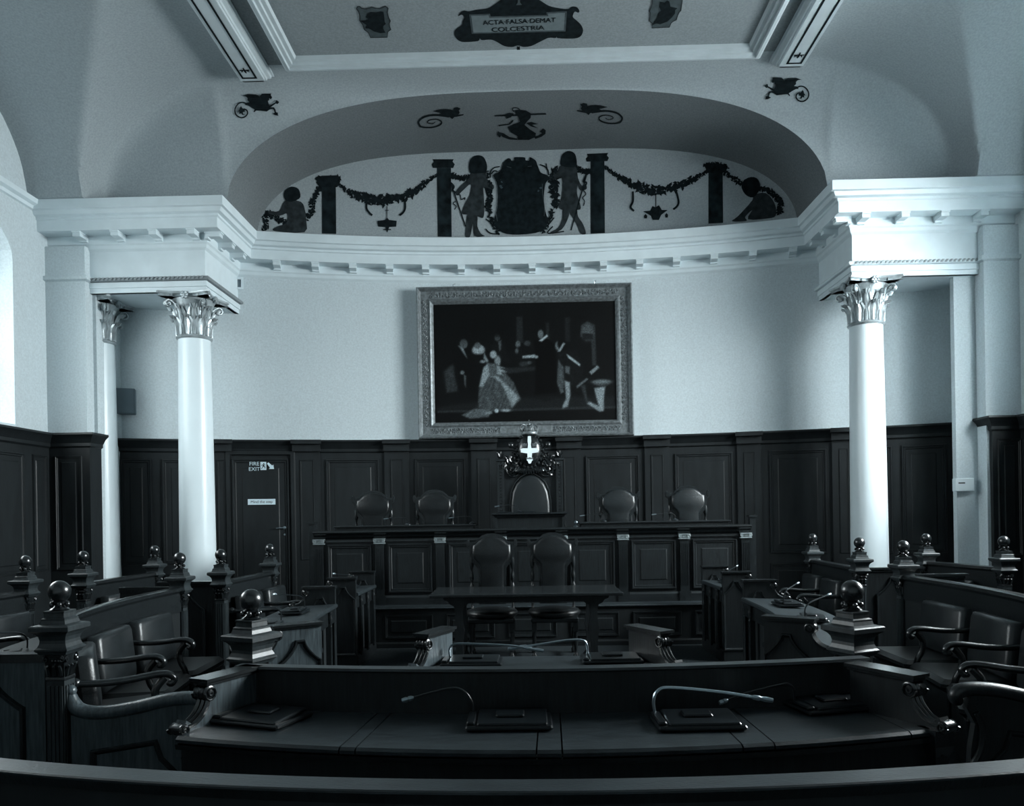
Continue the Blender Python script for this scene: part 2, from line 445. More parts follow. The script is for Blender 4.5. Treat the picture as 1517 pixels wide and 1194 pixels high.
# entablature blocks on the columns
rope_me = None
for sgn in (-1, 1):
    xa, xb = sorted((X0 + sgn * XE, X0 + sgn * WALLX))
    b = MB(); b.box(xa, xb, YW, 11.9, 4.62, 5.25)
    # architrave steps
    pth = [(X0 - WALLX, YW), (X0 - XE, YW), (X0 - XE, 11.8)] if sgn < 0 else [(X0 + XE, 11.8), (X0 + XE, YW), (X0 + WALLX, YW)]
    b.sweep([(-.05, 4.62), (.012, 4.62), (.012, 4.68), (.028, 4.685), (.028, 4.755), (-.05, 4.80)], pth)
    t = struct(b.build('trim_2' if sgn < 0 else 'trim_3', white_trim))
    tag(t, 'white entablature block over the %s columns' % ('left' if sgn < 0 else 'right'))
    b = MB(); b.sweep([(-.02, 4.755), (.06, 4.765), (.075, 4.785), (.06, 4.81), (-.02, 4.83)], pth)
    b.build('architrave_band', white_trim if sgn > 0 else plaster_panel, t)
    # rope twist beads on the band
    b = MB(); L0 = YW - .078
    x = xa
    while x < xb:
        b.add([(x, L0, 4.768), (x + .03, L0, 4.768), (x + .055, L0, 4.808), (x + .025, L0, 4.808), (x + .012, L0 - .014, 4.778), (x + .043, L0 - .014, 4.798)], [(0, 1, 5, 4), (1, 2, 5), (2, 3, 4, 5), (3, 0, 4)])
        x += .055
    ro = b.build('rope_moulding', plaster_vault, t); ro['kind'] = 'stuff'
# flat pilasters beside the side walls
b = MB(); b.box(X0 - WALLX, X0 - 5.82, YW - .12, 10.4, 0, 5.22); b.box(X0 - 5.82, X0 - 5.775, YW + .05, 11.2, 0, 4.62)
b.sweep([(0, 4.755), (.05, 4.77), (.05, 4.82), (0, 4.83)], [(X0 - WALLX, YW - .12), (X0 - 5.82, YW - .12), (X0 - 5.82, YW)])
struct(b.build('trim_4', plaster))
b = MB(); b.box(X0 + 5.62, X0 + 5.92, YW + .08, 10.42, 0, 4.63); b.box(X0 + 5.90, X0 + WALLX, YW - .12, 10.4, 0, 5.22)
b.sweep([(0, 4.755), (.05, 4.77), (.05, 4.82), (0, 4.83)], [(X0 + 5.90, YW), (X0 + 5.90, YW - .12), (X0 + WALLX, YW - .12)])
struct(b.build('trim_5', plaster))
# impost mouldings on the side wall piers
for i, sgn in enumerate((-1, 1)):
    b = MB(); xw = X0 + sgn * WALLX; xi = xw - sgn * .1
    pq = [(xw, -1.6), (xw, YW)] if sgn < 0 else [(xw, YW), (xw, -1.6)]; b.sweep([(0, 5.60), (.03, 5.61), (.04, 5.65), (.09, 5.67), (.10, 5.73), (0, 5.74)], pq)
    struct(b.build('trim_%d' % (6 + i), white_trim))

# ------------------------------------------------------------------ wainscot on the curved wall
WZ = 2.743
wr = AR - 0.06
b = MB(); wp = arc_pts(X0 - 6.3, X0 + 6.3, 60, AR)
b.sweep([(0, 0), (0, WZ - .06), (.06, WZ - .06), (.06, 0)], wp)
WAIN = struct(b.build('trim_8', wood_wall, None, 30)); tag(WAIN, 'dark oak wainscot lining the curved back wall')
cap = [(0, WZ), (.16, WZ), (.165, WZ - .025), (.15, WZ - .04), (.12, WZ - .07), (.10, WZ - .11), (.085, WZ - .13), (.085, WZ - .17), (.06, WZ - .19), (0, WZ - .19)]
b = MB(); b.sweep(cap, wp); b.build('cornice_rail', wood_wall, WAIN, 30)
def arc_frame(u, r=wr, v=720):
    x = on_arc(u, v, r).x; return x, arc_y(x, r), -math.asin(x / r)
def arc_span(u0, u1, r=wr):
    x0 = on_arc(u0, 720, r).x; x1 = on_arc(u1, 720, r).x
    xm = (x0 + x1) / 2; w = math.hypot(x1 - x0, arc_y(x1, r) - arc_y(x0, r))
    return xm, arc_y(xm, r), -math.asin(xm / r), w
NARR = [(444.5, 465.6), (579, 597.5), (707.5, 727), (835, 852.5), (964.7, 983), (1102, 1118), (1243, 1257), (322, 334)]
WIDE = [(178, 225), (240, 290), (483, 562), (614.7, 690), (868, 947.5), (1000, 1086), (1140, 1225), (1276, 1322), (1336, 1403)]
for (a, c) in NARR:
    x, y, rz, w = arc_span(a, c)
    M = T(x, y, 0, rz); e = MB(M); e.box(-w / 2 - .09, w / 2 + .09, -.035, .01, 0, WZ - .17)
    e.box(-w / 2 - .115, w / 2 + .115, -.165, .01, WZ - .062, WZ - .002); e.box(-w / 2 - .10, w / 2 + .10, -.09, .01, WZ - .17, WZ - .05)
    e.build('wainscot_pilaster', wood_wall, WAIN)
    panel_piece(w, 0.95, 2.45, .03, .012, T(x, y, 0, rz) @ T(0, -.035, 0)).build('wainscot_panel', wood_wall, WAIN)
for (a, c) in WIDE:
    x, y, rz, w = arc_span(a, c)
    panel_piece(w, 0.95, 2.46, .06, .03, T(x, y, 0, rz)).build('wainscot_panel', wood_wall, WAIN)
    panel_piece(w, 0.12, 0.80, .05, .025, T(x, y, 0, rz)).build('wainscot_panel', wood_wall, WAIN)
# the fire exit door, flush in the panelling
x, y, rz, w = arc_span(341, 431)
D = struct(empty('door_1', (x, y - 0.005, 0), rz)); tag(D, 'dark oak door in the wainscot with a fire exit sign')
b = MB(); b.box(-w / 2, w / 2, -.02, .02, 0.02, 2.5); b.build('door_panel', wood_wall, D)
b = panel_piece(w - .05, 0.30, 2.47, .07, .03, T(0, -.02, 0)); b.build('door_moulding', wood_wall, D)
b = MB(); b.sweep([(0, 0), (.0, .055), (-.05, .055), (-.075, .03), (-.075, 0)], [(-w / 2 - .0, 0), (-w / 2 - .0, 2.53), (w / 2, 2.53), (w / 2, 0)], False, UPR); b.build('door_frame', wood_wall, D)
hx = w / 2 - .10; hz = 1.44
b = MB(); b.lathe([(.024, 0), (.024, .012), (.01, .014), (.01, .05)], 10, 0, 0, True, 0, T(hx, -.03, hz) @ Matrix.Rotation(PI / 2, 4, 'X')); b.tube([(hx, -.075, hz), (hx - .05, -.08, hz), (hx - .12, -.075, hz - .005)], .009, 6)
b.lathe([(.015, 0), (.015, .01)], 8, 0, 0, True, 0, T(hx, -.03, hz - .1) @ Matrix.Rotation(PI / 2, 4, 'X')); b.build('door_handle', chrome, D, 40)
# signs are flat print on the door
def door_pt(u, v):
    p = on_arc(u, v, wr); q = Matrix.Rotation(-rz, 4, 'Z') @ (p - Vector((x, y - .005, 0))); return q.x, q.z
UPT = Matrix(((1, 0, 0, 0), (0, 0, -1, 0), (0, 1, 0, 0), (0, 0, 0, 1)))
SN = (x + .011 * math.sin(rz), y - .005 - .011 * math.cos(rz), 0)
s_ = empty('fire_exit_sign', SN, rz); tag(s_, 'white fire exit lettering with running figure and arrow high on the oak door', 'sign')
px, pz = door_pt(377, 687.5)
text_obj('lettering', 'FIRE', .078, T(px, -.0265, pz) @ UPT, sign_wh, s_, sx=1.0)
px2, pz2 = door_pt(377, 695.3); text_obj('lettering', 'EXIT', .078, T(px2, -.0265, pz2) @ UPT, sign_wh, s_, sx=1.0)
qx, qz = door_pt(390.5, 690.5)
b = MB(); b.box(qx - .042, qx + .042, -.0265, -.024, qz - .06, qz + .06); b.build('pictogram_panel', sign_wh, s_)
b = MB(); P = lambda pts: b.prism([(qx + a_ * .01, qz + c_ * .01) for a_, c_ in pts], -.029, -.0266)
P([(-.4, 2.6), (.4, 4.4), (1.6, 4.2), (1.4, 2.8), (.5, 2.4)]); P([(-.8, 2), (1.4, 2.2), (1.2, .4), (-.2, -.8), (-1, 0)]); P([(-.4, -.2), (1, .4), (2.6, -1), (2.8, -4), (2, -4), (1.7, -1.5), (0, -1.2)]); P([(-1, 0), (-.2, -.8), (-1.2, -3), (-3.2, -4.8), (-3.6, -4.2), (-1.8, -2.6)]); P([(1, 2), (3, .8), (3.2, 1.3), (1.2, 2.6)]); P([(-.8, 2), (-2.6, 1.4), (-3, 0), (-2.4, -.2), (-2, .9), (-.8, 1.2)])
b.build('running_figure', wood_wall, s_)
ax, az = door_pt(401.5, 690.5)
b = MB(); b.prism([(ax - .055, az + .035), (ax - .035, az + .055), (ax + .02, az + .005), (ax + .035, az + .02), (ax + .045, az - .045), (ax - .03, az - .045), (ax - .012, az - .028)], -.0265, -.024)
b.build('arrow', sign_wh, s_)
s_ = empty('door_notice', SN, rz); tag(s_, 'small white notice strip with dark print midway up the oak door', 'sign')
nx_, nz_ = door_pt(388, 743.5)
b = MB(); b.box(nx_ - .195, nx_ + .195, -.026, -.023, nz_ - .042, nz_ + .042); b.build('plate', sign_wh, s_)
text_obj('print', 'Mind the step', .056, T(nx_, -.0265, nz_) @ UPT, black_pl, s_)

# wainscot round the left pilaster, and on the side walls
def side_wain(sgn, idx, yend):
    xw = X0 + sgn * WALLX
    pth = [(xw, -1.6), (xw, yend)] if sgn < 0 else [(xw, yend), (xw, -1.6)]
    b = MB(); b.sweep([(0, 0), (0, WZ - .06), (.05, WZ - .06), (.05, 0)], pth)
    o = struct(b.build('trim_%d' % idx, wood_wall)); b = MB(); b.sweep(cap, pth); b.build('cornice_rail', wood_wall, o, 30)
    y = yend - .12; k = 0
    while y > -1.2:
        wd = .30 if k % 2 == 0 else .72
        M = T(xw - sgn * .05, y - wd / 2, 0, -sgn * PI / 2)
        panel_piece(wd, .95, 2.45, .035 if wd < .5 else .055, .025, M).build('wainscot_panel', wood_wall, o)
        y -= wd + .16; k += 1
    return o
side_wain(-1, 9, YW - .12); side_wain(1, 10, YW - .12)
pth = [(X0 + 5.94, 10.35), (X0 + 5.94, YW - .18), (X0 + WALLX, YW - .18)]
b = MB(); b.sweep([(-.15, 0), (-.15, WZ - .06), (.0, WZ - .06), (0, 0)], pth); o = struct(b.build('trim_16', wood_wall)); tag(o, 'oak casing round the foot of the right pilaster')
b = MB(); b.sweep([(a - .06, z) for a, z in cap], pth); b.build('cornice_rail', wood_wall, o, 30)
panel_piece(.30, .95, 2.45, .04, .02, T(X0 + 6.15, YW - .18, 0)).build('wainscot_panel', wood_wall, o)
pth = [(X0 - WALLX, YW - .18), (X0 - 5.76, YW - .18), (X0 - 5.76, 10.35)]
b = MB(); b.sweep([(-.15, 0), (-.15, WZ - .06), (.0, WZ - .06), (0, 0)], pth); o = struct(b.build('trim_11', wood_wall)); tag(o, 'oak casing round the foot of the left pilaster')
b = MB(); b.sweep([(a - .06, z) for a, z in cap], pth); b.build('cornice_rail', wood_wall, o, 30)
panel_piece(.36, .95, 2.45, .04, .02, T(X0 - 6.04, YW - .18, 0)).build('wainscot_panel', wood_wall, o)

# ------------------------------------------------------------------ columns
def acanthus(h, w, out):
    b = MB(); nu, nv = 7, 8; vs = []
    for j in range(nv + 1):
        t = j / nv; ww = w * (0.75 + .35 * math.sin(PI * min(1, t * 1.05))) * (1 - .45 * max(0, t - .7) / .3) * (1 + .12 * math.sin(t * 5 * PI))
        if t < .8: r = .02 + out * (t / .8) ** 3 * .55; z = h * t / .86
        else:
            a = (t - .8) / .2 * PI * .9; r = .02 + out * .55 + out * .45 * math.sin(a) ; z = h * .93 + h * .07 * math.sin(a) - h * .13 * (1 - math.cos(a)) / 2
        for i in range(nu + 1):
            s_ = i / nu * 2 - 1
            rid = .010 * math.cos(s_ * PI * 2.5) + (.014 if abs(s_) < .2 else 0)
            vs.append((s_ * ww / 2, -(r + rid - .02 * s_ * s_), z))
    fs = [(j * (nu + 1) + i, j * (nu + 1) + i + 1, (j + 1) * (nu + 1) + i + 1, (j + 1) * (nu + 1) + i) for j in range(nv) for i in range(nu)]
    b.add(vs, fs); return b
leafA = acanthus(.26, .155, .10).mesh('acanthus_leaf', True); leafB = acanthus(.40, .15, .12).mesh('acanthus_leaf', True)
for m_ in (leafA, leafB): m_.materials.append(cap_paint)
def spiral(cx_, cz_, r0, turns, n, start, dirn=1, y=0, r1=.12):
    return [(cx_ + dirn * (r0 * (1 - i / n * (1 - r1))) * math.cos(start + turns * 2 * PI * i / n), y, cz_ + (r0 * (1 - i / n * (1 - r1))) * math.sin(start + turns * 2 * PI * i / n)) for i in range(n + 1)]
def volute_mesh():
    b = MB()   # rising stem that curls outwards under the abacus corner; local +x outwards, radial plane
    stem = [(.22, 0, .26), (.225, 0, .36), (.25, 0, .44), (.30, 0, .485), (.345, 0, .50)]
    sp = [(.345 + .052 * (1 - i / 22 * .85) * math.sin(2.2 * PI * i / 22 * 1.0), 0, .448 + .052 * (1 - i / 22 * .85) * math.cos(2.2 * PI * i / 22)) for i in range(23)]
    for dy in (-.02, .02): b.tube([(x_, y_ + dy, z_) for x_, y_, z_ in stem + sp], .0125, 6)
    b.sphere((.345, 0, .448), .022, 8, 5, (1, 1.4, 1))
    return b
vol = volute_mesh().mesh('volute', True); vol.materials.append(cap_paint)
def make_column(x, y, label, half=False):
    c = empty('column', (x, y, 0)); tag(c, label, 'column', 'white Corinthian columns')
    b = MB(); prof = []
    for i in range(13):
        t = i / 12; prof.append((.238 - .030 * t ** 1.6, .25 + (4.02 - .25) * t))
    b.lathe(prof, 40); b.build('shaft', white_col, c, 50)
    b = MB(); b.square([(.31, 0), (.31, .09)]); b.lathe([(.30, .09), (.315, .12), (.30, .15), (.26, .16), (.255, .19), (.275, .21), (.26, .235), (.24, .25)], 32); b.build('base', white_col, c, 40)
    k = empty('capital'); k.parent = c; k.location = (0, 0, 4.02)
    b = MB(); b.lathe([(.208, 0), (.228, .01), (.236, .025), (.228, .04), (.208, .05), (.205, .12), (.21, .30), (.235, .44), (.275, .53)], 32); b.build('bell', cap_paint, k, 40)
    b = MB(); pts = []
    for q in range(4):
        a0 = q * PI / 2
        for i in range(9):
            t = i / 8 * 2 - 1; r_ = .345 - .075 * (1 - t * t); lx, ly = t * .33, -r_
            ca, sa = math.cos(a0), math.sin(a0); pts.append((lx * ca - ly * sa, lx * sa + ly * ca))
    b.sweep([(0, .535), (-.02, .55), (-.01, .565), (.012, .575), (.012, .60), (-.15, .60), (-.15, .535)], pts, True)
    b.add([(p[0], p[1], .60) for p in pts], [tuple(range(len(pts)))]); b.add([(p[0] * .97, p[1] * .97, .537) for p in pts], [tuple(reversed(range(len(pts))))])
    b.build('abacus', cap_paint, k, 40)
    for q in range(4):
        a = q * PI / 2
        b = MB(T(0, 0, 0, a)); b.sphere((0, -.285, .55), .042, 10, 6, (1, .7, 1))
        for j in range(6): b.sphere((.035 * math.cos(j * PI / 3), -.305, .55 + .035 * math.sin(j * PI / 3)), .02, 6, 4)
        b.build('rosette', cap_paint, k, 40)
        o = bpy.data.objects.new('volute', vol); COL.objects.link(o); o.parent = k; o.rotation_euler = (0, 0, a + PI / 4)
    for q in range(8):
        for me, r_, ph, z in ((leafA, .20, 0, .045), (leafB, .195, PI / 8, .05)):
            a = q * PI / 4 + ph; o = bpy.data.objects.new('acanthus_leaf', me); COL.objects.link(o); o.parent = k
            o.location = (r_ * math.sin(a), -r_ * math.cos(a), z); o.rotation_euler = (0, 0, a)
    return c
make_column(on_y(293, 800, 10.5).x, 10.5, 'tall free-standing white column with gilded leafy capital in the left half')
make_column(on_y(1288, 800, 10.5).x, 10.5, 'tall free-standing white column with gilded leafy capital on the right')
make_column(on_y(150, 800, 10.62).x, 10.62, 'white column half hidden behind the pilaster at the far left')

# ------------------------------------------------------------------ ceiling beams and centre panel
for sgn, (ua, va) in ((-1, (0, 0)), (1, (0, 0))):
    x0, x1 = (X0 - 3.62, X0 - 3.20) if sgn < 0 else (X0 + 3.12, X0 + 3.52)
    if sgn > 0: x0, x1 = X0 + 3.12, X0 + 3.54
    b = MB(); b.box(x0 + .06, x1 - .06, -1.5, 9.72, 7.10, 7.26)
    pth = [(x0 + .08, -1.4), (x0 + .08, 9.76), (x1 - .08, 9.76), (x1 - .08, -1.4)]
    b.sweep([(0, 7.11), (0, 7.13), (-.03, 7.14), (-.035, 7.17), (-.07, 7.185), (-.075, 7.22), (-.10, 7.225), (-.10, 7.26), (0, 7.26)], pth)
    o = struct(b.build('trim_%d' % (12 if sgn < 0 else 13), moulding_grey)); tag(o, 'ceiling beam with a black-lined painted strip, %s' % ('left' if sgn < 0 else 'right'))
    b = MB(); z = 7.097
    xa, xb = x0 + .10, x1 - .13
    if sgn > 0: xa, xb = x0 + .13, x1 - .10
    for (p, q, r_, s2) in ((xa, xa + .022, -1.3, 9.66), (xb - .022, xb, -1.3, 9.66), (xa, xb, 9.638, 9.66)):
        b.box(p, q, r_, s2, z - .003, z + .002)
    for yy in [9.45 - 1.6 * i for i in range(6)]:
        xm = (xa + xb) / 2
        for k in range(-2, 3):
            a = k * .7; ca, sa = math.sin(a), -math.cos(a)
            b.add([(xm, yy, z - .003), (xm + ca * .055 - sa * .014, yy - .0 + -sa * -.0 + sa * -.055, z - .003), (xm + ca * .075, yy - sa * .1, z - .003), (xm + ca * .055 + sa * .014, yy + sa * -.055, z - .003)], [(0, 1, 2, 3)])
        b.box(xm - .06, xm + .06, yy + .02, yy + .035, z - .003, z + .001); b.box(xm - .007, xm + .007, yy - .02, yy + .07, z - .003, z + .001)
    b.build('painted_border', mural_dk, o)
pxl, pxr, pyf = X0 - 2.96, X0 + 2.92, 9.62
b = MB(); pth = [(pxl, -1.0), (pxl, pyf), (pxr, pyf), (pxr, -1.0)]
b.sweep([(0, 7.26), (0, 7.16), (.03, 7.13), (.07, 7.12), (.075, 7.15), (.12, 7.155), (.125, 7.185), (.17, 7.19), (.19, 7.26)], pth)
o = struct(b.build('trim_14', moulding_grey)); tag(o, 'moulded border of the large flat ceiling panel')
b = MB(); b.box(pxl + .15, pxr - .15, -1.0, pyf - .15, 7.235, 7.245); b.build('ceiling_panel', plaster_panel, o)  # lies flat; the shadow of a recessed panel is put into its darker colour
b = MB(); b.box(pxl - .22, pxl - .02, -1.0, pyf, 7.235, 7.248); b.box(pxr + .02, pxr + .18, -1.0, pyf, 7.235, 7.248); b.build('recess_shade_band', plaster_soffit, o)  # flat strips; the dark of a shaded recess is put into their colour
PZ = 7.231

# ------------------------------------------------------------------ wall and ceiling paintings (flat paint on the plaster)
LUN = lambda u, v: on_arc(u, v, AR - .006)
def flat(name, polys, fn, material, parent):
    b = MB()
    for pts in polys: b.poly([fn(u, v) for u, v in pts])
    return b.build(name, material, parent)
def stroke_pts(pts, w):
    out1 = []; out2 = []; n = len(pts)
    for i, (u, v) in enumerate(pts):
        a = pts[max(0, i - 1)]; c = pts[min(n - 1, i + 1)]; dx, dy = c[0] - a[0], c[1] - a[1]; l = math.hypot(dx, dy) or 1
        ww = w if not isinstance(w, (list, tuple)) else w[i]
        out1.append((u - dy / l * ww / 2, v + dx / l * ww / 2)); out2.append((u + dy / l * ww / 2, v - dx / l * ww / 2))
    return [[out1[i], out1[i + 1], out2[i + 1], out2[i]] for i in range(n - 1)]
def smooth(pts, k=5):
    r = []; n = len(pts)
    for i in range(n - 1):
        p0, p1, p2, p3 = pts[max(0, i - 1)], pts[i], pts[i + 1], pts[min(n - 1, i + 2)]
        for j in range(k):
            t = j / k
            r.append(tuple(.5 * (2 * p1[d] + (p2[d] - p0[d]) * t + (2 * p0[d] - 5 * p1[d] + 4 * p2[d] - p3[d]) * t * t + (3 * p1[d] - p0[d] - 3 * p2[d] + p3[d]) * t ** 3) for d in range(len(p1))))
    r.append(tuple(pts[-1])); return r
def leaves(pts, w, dens=1.0):
    r = []; P = smooth(pts, 8); n = len(P)
    for i, p in enumerate(P):
        t = i / (n - 1); ww = w[0] + (w[1] - w[0]) * math.sin(PI * t) if isinstance(w, (list, tuple)) else w
        for k in range(int(5 * dens)):
            a = random.uniform(0, 2 * PI); rr = ww * .5 * random.uniform(.1, .8); cu, cv = p[0] + rr * math.cos(a), p[1] + rr * math.sin(a)
            b_ = random.uniform(0, 2 * PI); L_ = ww * random.uniform(.28, .42) + 1.2; W_ = L_ * .5
            ca, sa = math.cos(b_), math.sin(b_)
            r.append([(cu - ca * L_ * .5, cv - sa * L_ * .5), (cu - sa * W_ * .5, cv + ca * W_ * .5), (cu + ca * L_ * .6, cv + sa * L_ * .6), (cu + sa * W_ * .5, cv - ca * W_ * .5)])
    return r
Z4 = lambda L: [(370 + x / 3.7, 130 + y / 3.7) for x, y in L]
Z5 = lambda L: [(760 + x / 3.448, 130 + y / 3.448) for x, y in L]
ZC5 = lambda L: [(640 + x / 5.418, 210 + y / 5.418) for x, y in L]
MUR = empty('wall_mural', LUN(775, 300)); MUR['label'] = 'painted frieze of children, garlands and columns round a shield in the arched lunette'; MUR['category'] = 'mural'
MI = MUR.location.copy()
def LL(u, v): return LUN(u, v) - MI
for conv, box, capb in ((Z4, [(395, 535), (472, 535), (474, 801), (397, 799)], [(365, 520), (372, 495), (395, 482), (478, 480), (483, 470), (488, 495), (497, 515), (480, 545), (385, 545)]),
                       (Z4, [(1026, 440), (1103, 440), (1107, 817), (1031, 816)], [(1003, 392), (1118, 392), (1112, 405), (1124, 420), (1115, 440), (1004, 440), (998, 420), (1010, 405)]),
                       (Z5, [(396, 375), (467, 375), (469, 742), (397, 745)], [(376, 338), (486, 333), (480, 346), (490, 358), (482, 375), (377, 378), (371, 362), (384, 350)]),
                       (Z5, [(998, 425), (1071, 425), (1073, 690), (998, 694)], [(980, 400), (985, 382), (1060, 388), (1092, 400), (1090, 425), (1070, 436), (990, 436)])):
    flat('painted_column', [conv(box)], LL, mural_col, MUR)
    flat('painted_capital', [conv(capb)], lambda u, v: LUN(u, v) - MI + Vector((0, -.002, 0)), mural_dk, MUR)
gar = [(Z4([(392, 545), (350, 600), (330, 690), (250, 745), (160, 725), (95, 690), (85, 775)]), 9, .8), (Z4([(485, 525), (560, 580), (640, 605), (740, 615), (860, 590), (950, 530), (1030, 475)]), [3, 14], 1.2),
       (Z4([(1100, 475), (1150, 495), (1200, 490)]), 8, .9), (Z4([(1290, 500), (1315, 580), (1305, 655)]), 9, .9),
       (Z5([(465, 402), (540, 455), (620, 500), (730, 525), (850, 500), (930, 462), (1000, 422)]), [3, 13], 1.2), (Z5([(1080, 425), (1150, 480), (1250, 505), (1330, 540), (1365, 590), (1360, 635)]), 9, .9),
       (Z5([(320, 410), (360, 425), (396, 428)]), 8, .9), (Z5([(215, 420), (210, 500), (215, 600)]), [10, 13], .9), (Z4([(370, 500), (430, 495), (490, 500)]), 7, .8), (Z5([(980, 400), (1040, 392), (1090, 405)]), 7, .8)]
for pts, w, dn in gar:
    o = flat('painted_garland', leaves(pts, [q * 1.45 for q in w] if isinstance(w, list) else w * 1.35, dn * 1.6), LL, mural_dk, MUR)
Lm = lambda u, v: LUN(u, v) - MI + Vector((0, -.003, 0))
Lf = lambda u, v: LUN(u, v) - MI + Vector((0, -.006, 0))
kids = [
 ('standing', [ZC5([(300, 240), (298, 170), (325, 125), (370, 110), (415, 125), (440, 180), (440, 230), (420, 250), (330, 255)])],
  [ZC5([(320, 235), (420, 235), (440, 300), (495, 350), (485, 385), (418, 365), (415, 420), (420, 530), (412, 610), (370, 600), (330, 588), (285, 585), (240, 575), (262, 500), (300, 430), (312, 340), (250, 390), (205, 430), (190, 400), (255, 330), (300, 290)]),
   ZC5([(285, 580), (340, 590), (325, 670), (305, 762), (268, 762), (272, 680)]), ZC5([(328, 590), (365, 600), (365, 680), (395, 740), (425, 757), (342, 757), (332, 660)])]),
 ('walking', [ZC5([(1030, 160), (1045, 105), (1090, 75), (1140, 90), (1160, 140), (1155, 200), (1090, 205), (1035, 190)])],
  [ZC5([(1035, 190), (1150, 200), (1172, 290), (1200, 350), (1235, 345), (1240, 380), (1190, 392), (1168, 350), (1165, 420), (1195, 530), (1160, 548), (1090, 552), (1018, 530), (1040, 430), (1040, 290), (955, 315), (945, 280), (1010, 230)]),
   ZC5([(1050, 540), (1102, 550), (1090, 620), (1040, 705), (955, 738), (955, 722), (1010, 690), (1045, 620)]), ZC5([(1098, 550), (1160, 545), (1172, 600), (1212, 660), (1235, 737), (1193, 737), (1158, 660)])]),
 ('seated', [Z4([(190, 605), (193, 565), (230, 543), (268, 556), (278, 600), (250, 620), (215, 625)])],
  [Z4([(195, 618), (280, 625), (303, 670), (308, 720), (300, 792), (135, 785), (148, 762), (200, 742), (205, 690), (165, 702), (108, 692), (108, 676), (162, 676)])]),
 ('crouching', [Z5([(1165, 495), (1200, 460), (1245, 463), (1262, 510), (1228, 560), (1185, 545)])],
  [Z5([(1225, 550), (1290, 538), (1335, 590), (1342, 652), (1300, 668), (1200, 672), (1222, 625), (1185, 660), (1192, 680), (1118, 682), (1150, 655), (1222, 575)])])]
def csm(L, k=3):
    n = len(L); P = smooth([L[-1]] + list(L) + [L[0], L[1]], k); return P[k:-k][:n * k]
for nm, hair, bod in kids:
    hair = [csm(h_) for h_ in hair]; bod = [csm(h_) for h_ in bod]
    flat('painted_figure', bod, Lm, mural_md, MUR); flat('painted_hair', hair, Lf, mural_dk, MUR)
cart = ZC5([(565, 190), (575, 165), (610, 135), (630, 140), (640, 155), (660, 150), (660, 128), (700, 125), (745, 128), (752, 150), (780, 150), (785, 125), (830, 150), (845, 185), (855, 210), (875, 250), (925, 270), (945, 300), (912, 335), (898, 450), (910, 560), (930, 640), (880, 720), (700, 747), (560, 728), (500, 640), (520, 560), (530, 440), (520, 330), (490, 270), (545, 240)])
flat('painted_shield', [csm(cart, 3)], lambda u, v: LUN(u, v) - MI + Vector((0, -.009, 0)), mural_dk, MUR)
ln = []
for pp in ([(600, 200), (650, 212), (720, 205), (800, 198)], [(500, 290), (522, 380), (528, 460), (515, 560), (525, 640)], [(885, 340), (888, 420), (902, 520), (900, 600)], [(545, 230), (500, 262)]):
    ln += stroke_pts(smooth(ZC5(pp)), .7)
flat('shield_outline', ln, lambda u, v: LUN(u, v) - MI + Vector((0, -.011, 0)), mural_stone, MUR)
bl = []
for cx_, cy_ in ((600, 330), (810, 320), (600, 400), (810, 380), (715, 520), (710, 620)):
    for k in range(7):
        x_, y_ = cx_ + random.uniform(-65, 65), cy_ + random.uniform(-35, 35); bl.append(ZC5([(x_ - 14, y_), (x_, y_ - 9), (x_ + 14, y_), (x_, y_ + 9)]))
flat('shield_device', bl, lambda u, v: LUN(u, v) - MI + Vector((0, -.011, 0)), mural_lt, MUR)
lv = leaves(ZC5([(455, 530), (480, 640), (540, 725)]), 11, .8) + leaves(ZC5([(960, 560), (930, 640), (880, 725)]), 11, .8) + leaves(ZC5([(1000, 215), (965, 300), (985, 500)]), 9, .7) + leaves(ZC5([(440, 250), (470, 380), (440, 520)]), 9, .7)
for pp in ([(470, 290), (470, 240), (500, 210), (545, 200)], [(475, 260), (500, 235), (525, 240)], [(935, 270), (930, 230), (905, 200), (865, 185)], [(925, 225), (915, 175)], [(430, 620), (470, 650), (500, 700)], [(980, 610), (940, 660), (900, 700)], [(430, 700), (470, 735), (540, 742)], [(970, 680), (930, 735), (1060, 720)]):
    lv += stroke_pts(smooth(ZC5(pp)), 1.8)
flat('painted_leaves', lv, Lf, mural_dk, MUR)
RIB = []
RIB += [stroke_pts(ZC5([(150, 330), (270, 682)]), 1.8), stroke_pts(ZC5([(1245, 250), (1115, 712)]), 1.8), stroke_pts(smooth(ZC5([(200, 430), (225, 425), (235, 465), (265, 450), (262, 468)])), 1.3), stroke_pts(smooth(ZC5([(190, 480), (170, 495), (195, 520), (180, 545)])), 1.3)]
RIB += [stroke_pts(smooth(ZC5([(1210, 385), (1235, 420), (1210, 450), (1225, 480), (1215, 515)])), 1.3), stroke_pts(smooth(ZC5([(150, 330), (175, 360), (165, 390), (190, 410)])), 3), stroke_pts(smooth(ZC5([(1240, 260), (1215, 320), (1240, 330), (1210, 390)])), 2.5)]
for L_ in ([(642, 615), (640, 660), (655, 685), (672, 700)], [(850, 615), (852, 660), (840, 685), (822, 700)]): RIB.append(stroke_pts(smooth(Z4(L_)), 3))
for L_ in ([(612, 530), (612, 580), (600, 610), (618, 630)], [(832, 525), (845, 580), (838, 605), (818, 622)]): RIB.append(stroke_pts(smooth(Z5(L_)), 3))
for r_ in RIB: flat('painted_ribbon', r_, Lf, mural_dk, MUR)
flat('painted_urn', [Z4([(700, 730), (742, 725), (753, 712), (764, 725), (806, 730), (803, 762), (765, 764), (754, 796), (744, 764), (705, 762)])] + stroke_pts(Z4([(752, 650), (752, 790)]), 1.2) + stroke_pts(Z4([(742, 672), (762, 672)]), 1) + stroke_pts(Z4([(732, 778), (775, 778)]), 1.5), Lf, mural_dk, MUR)
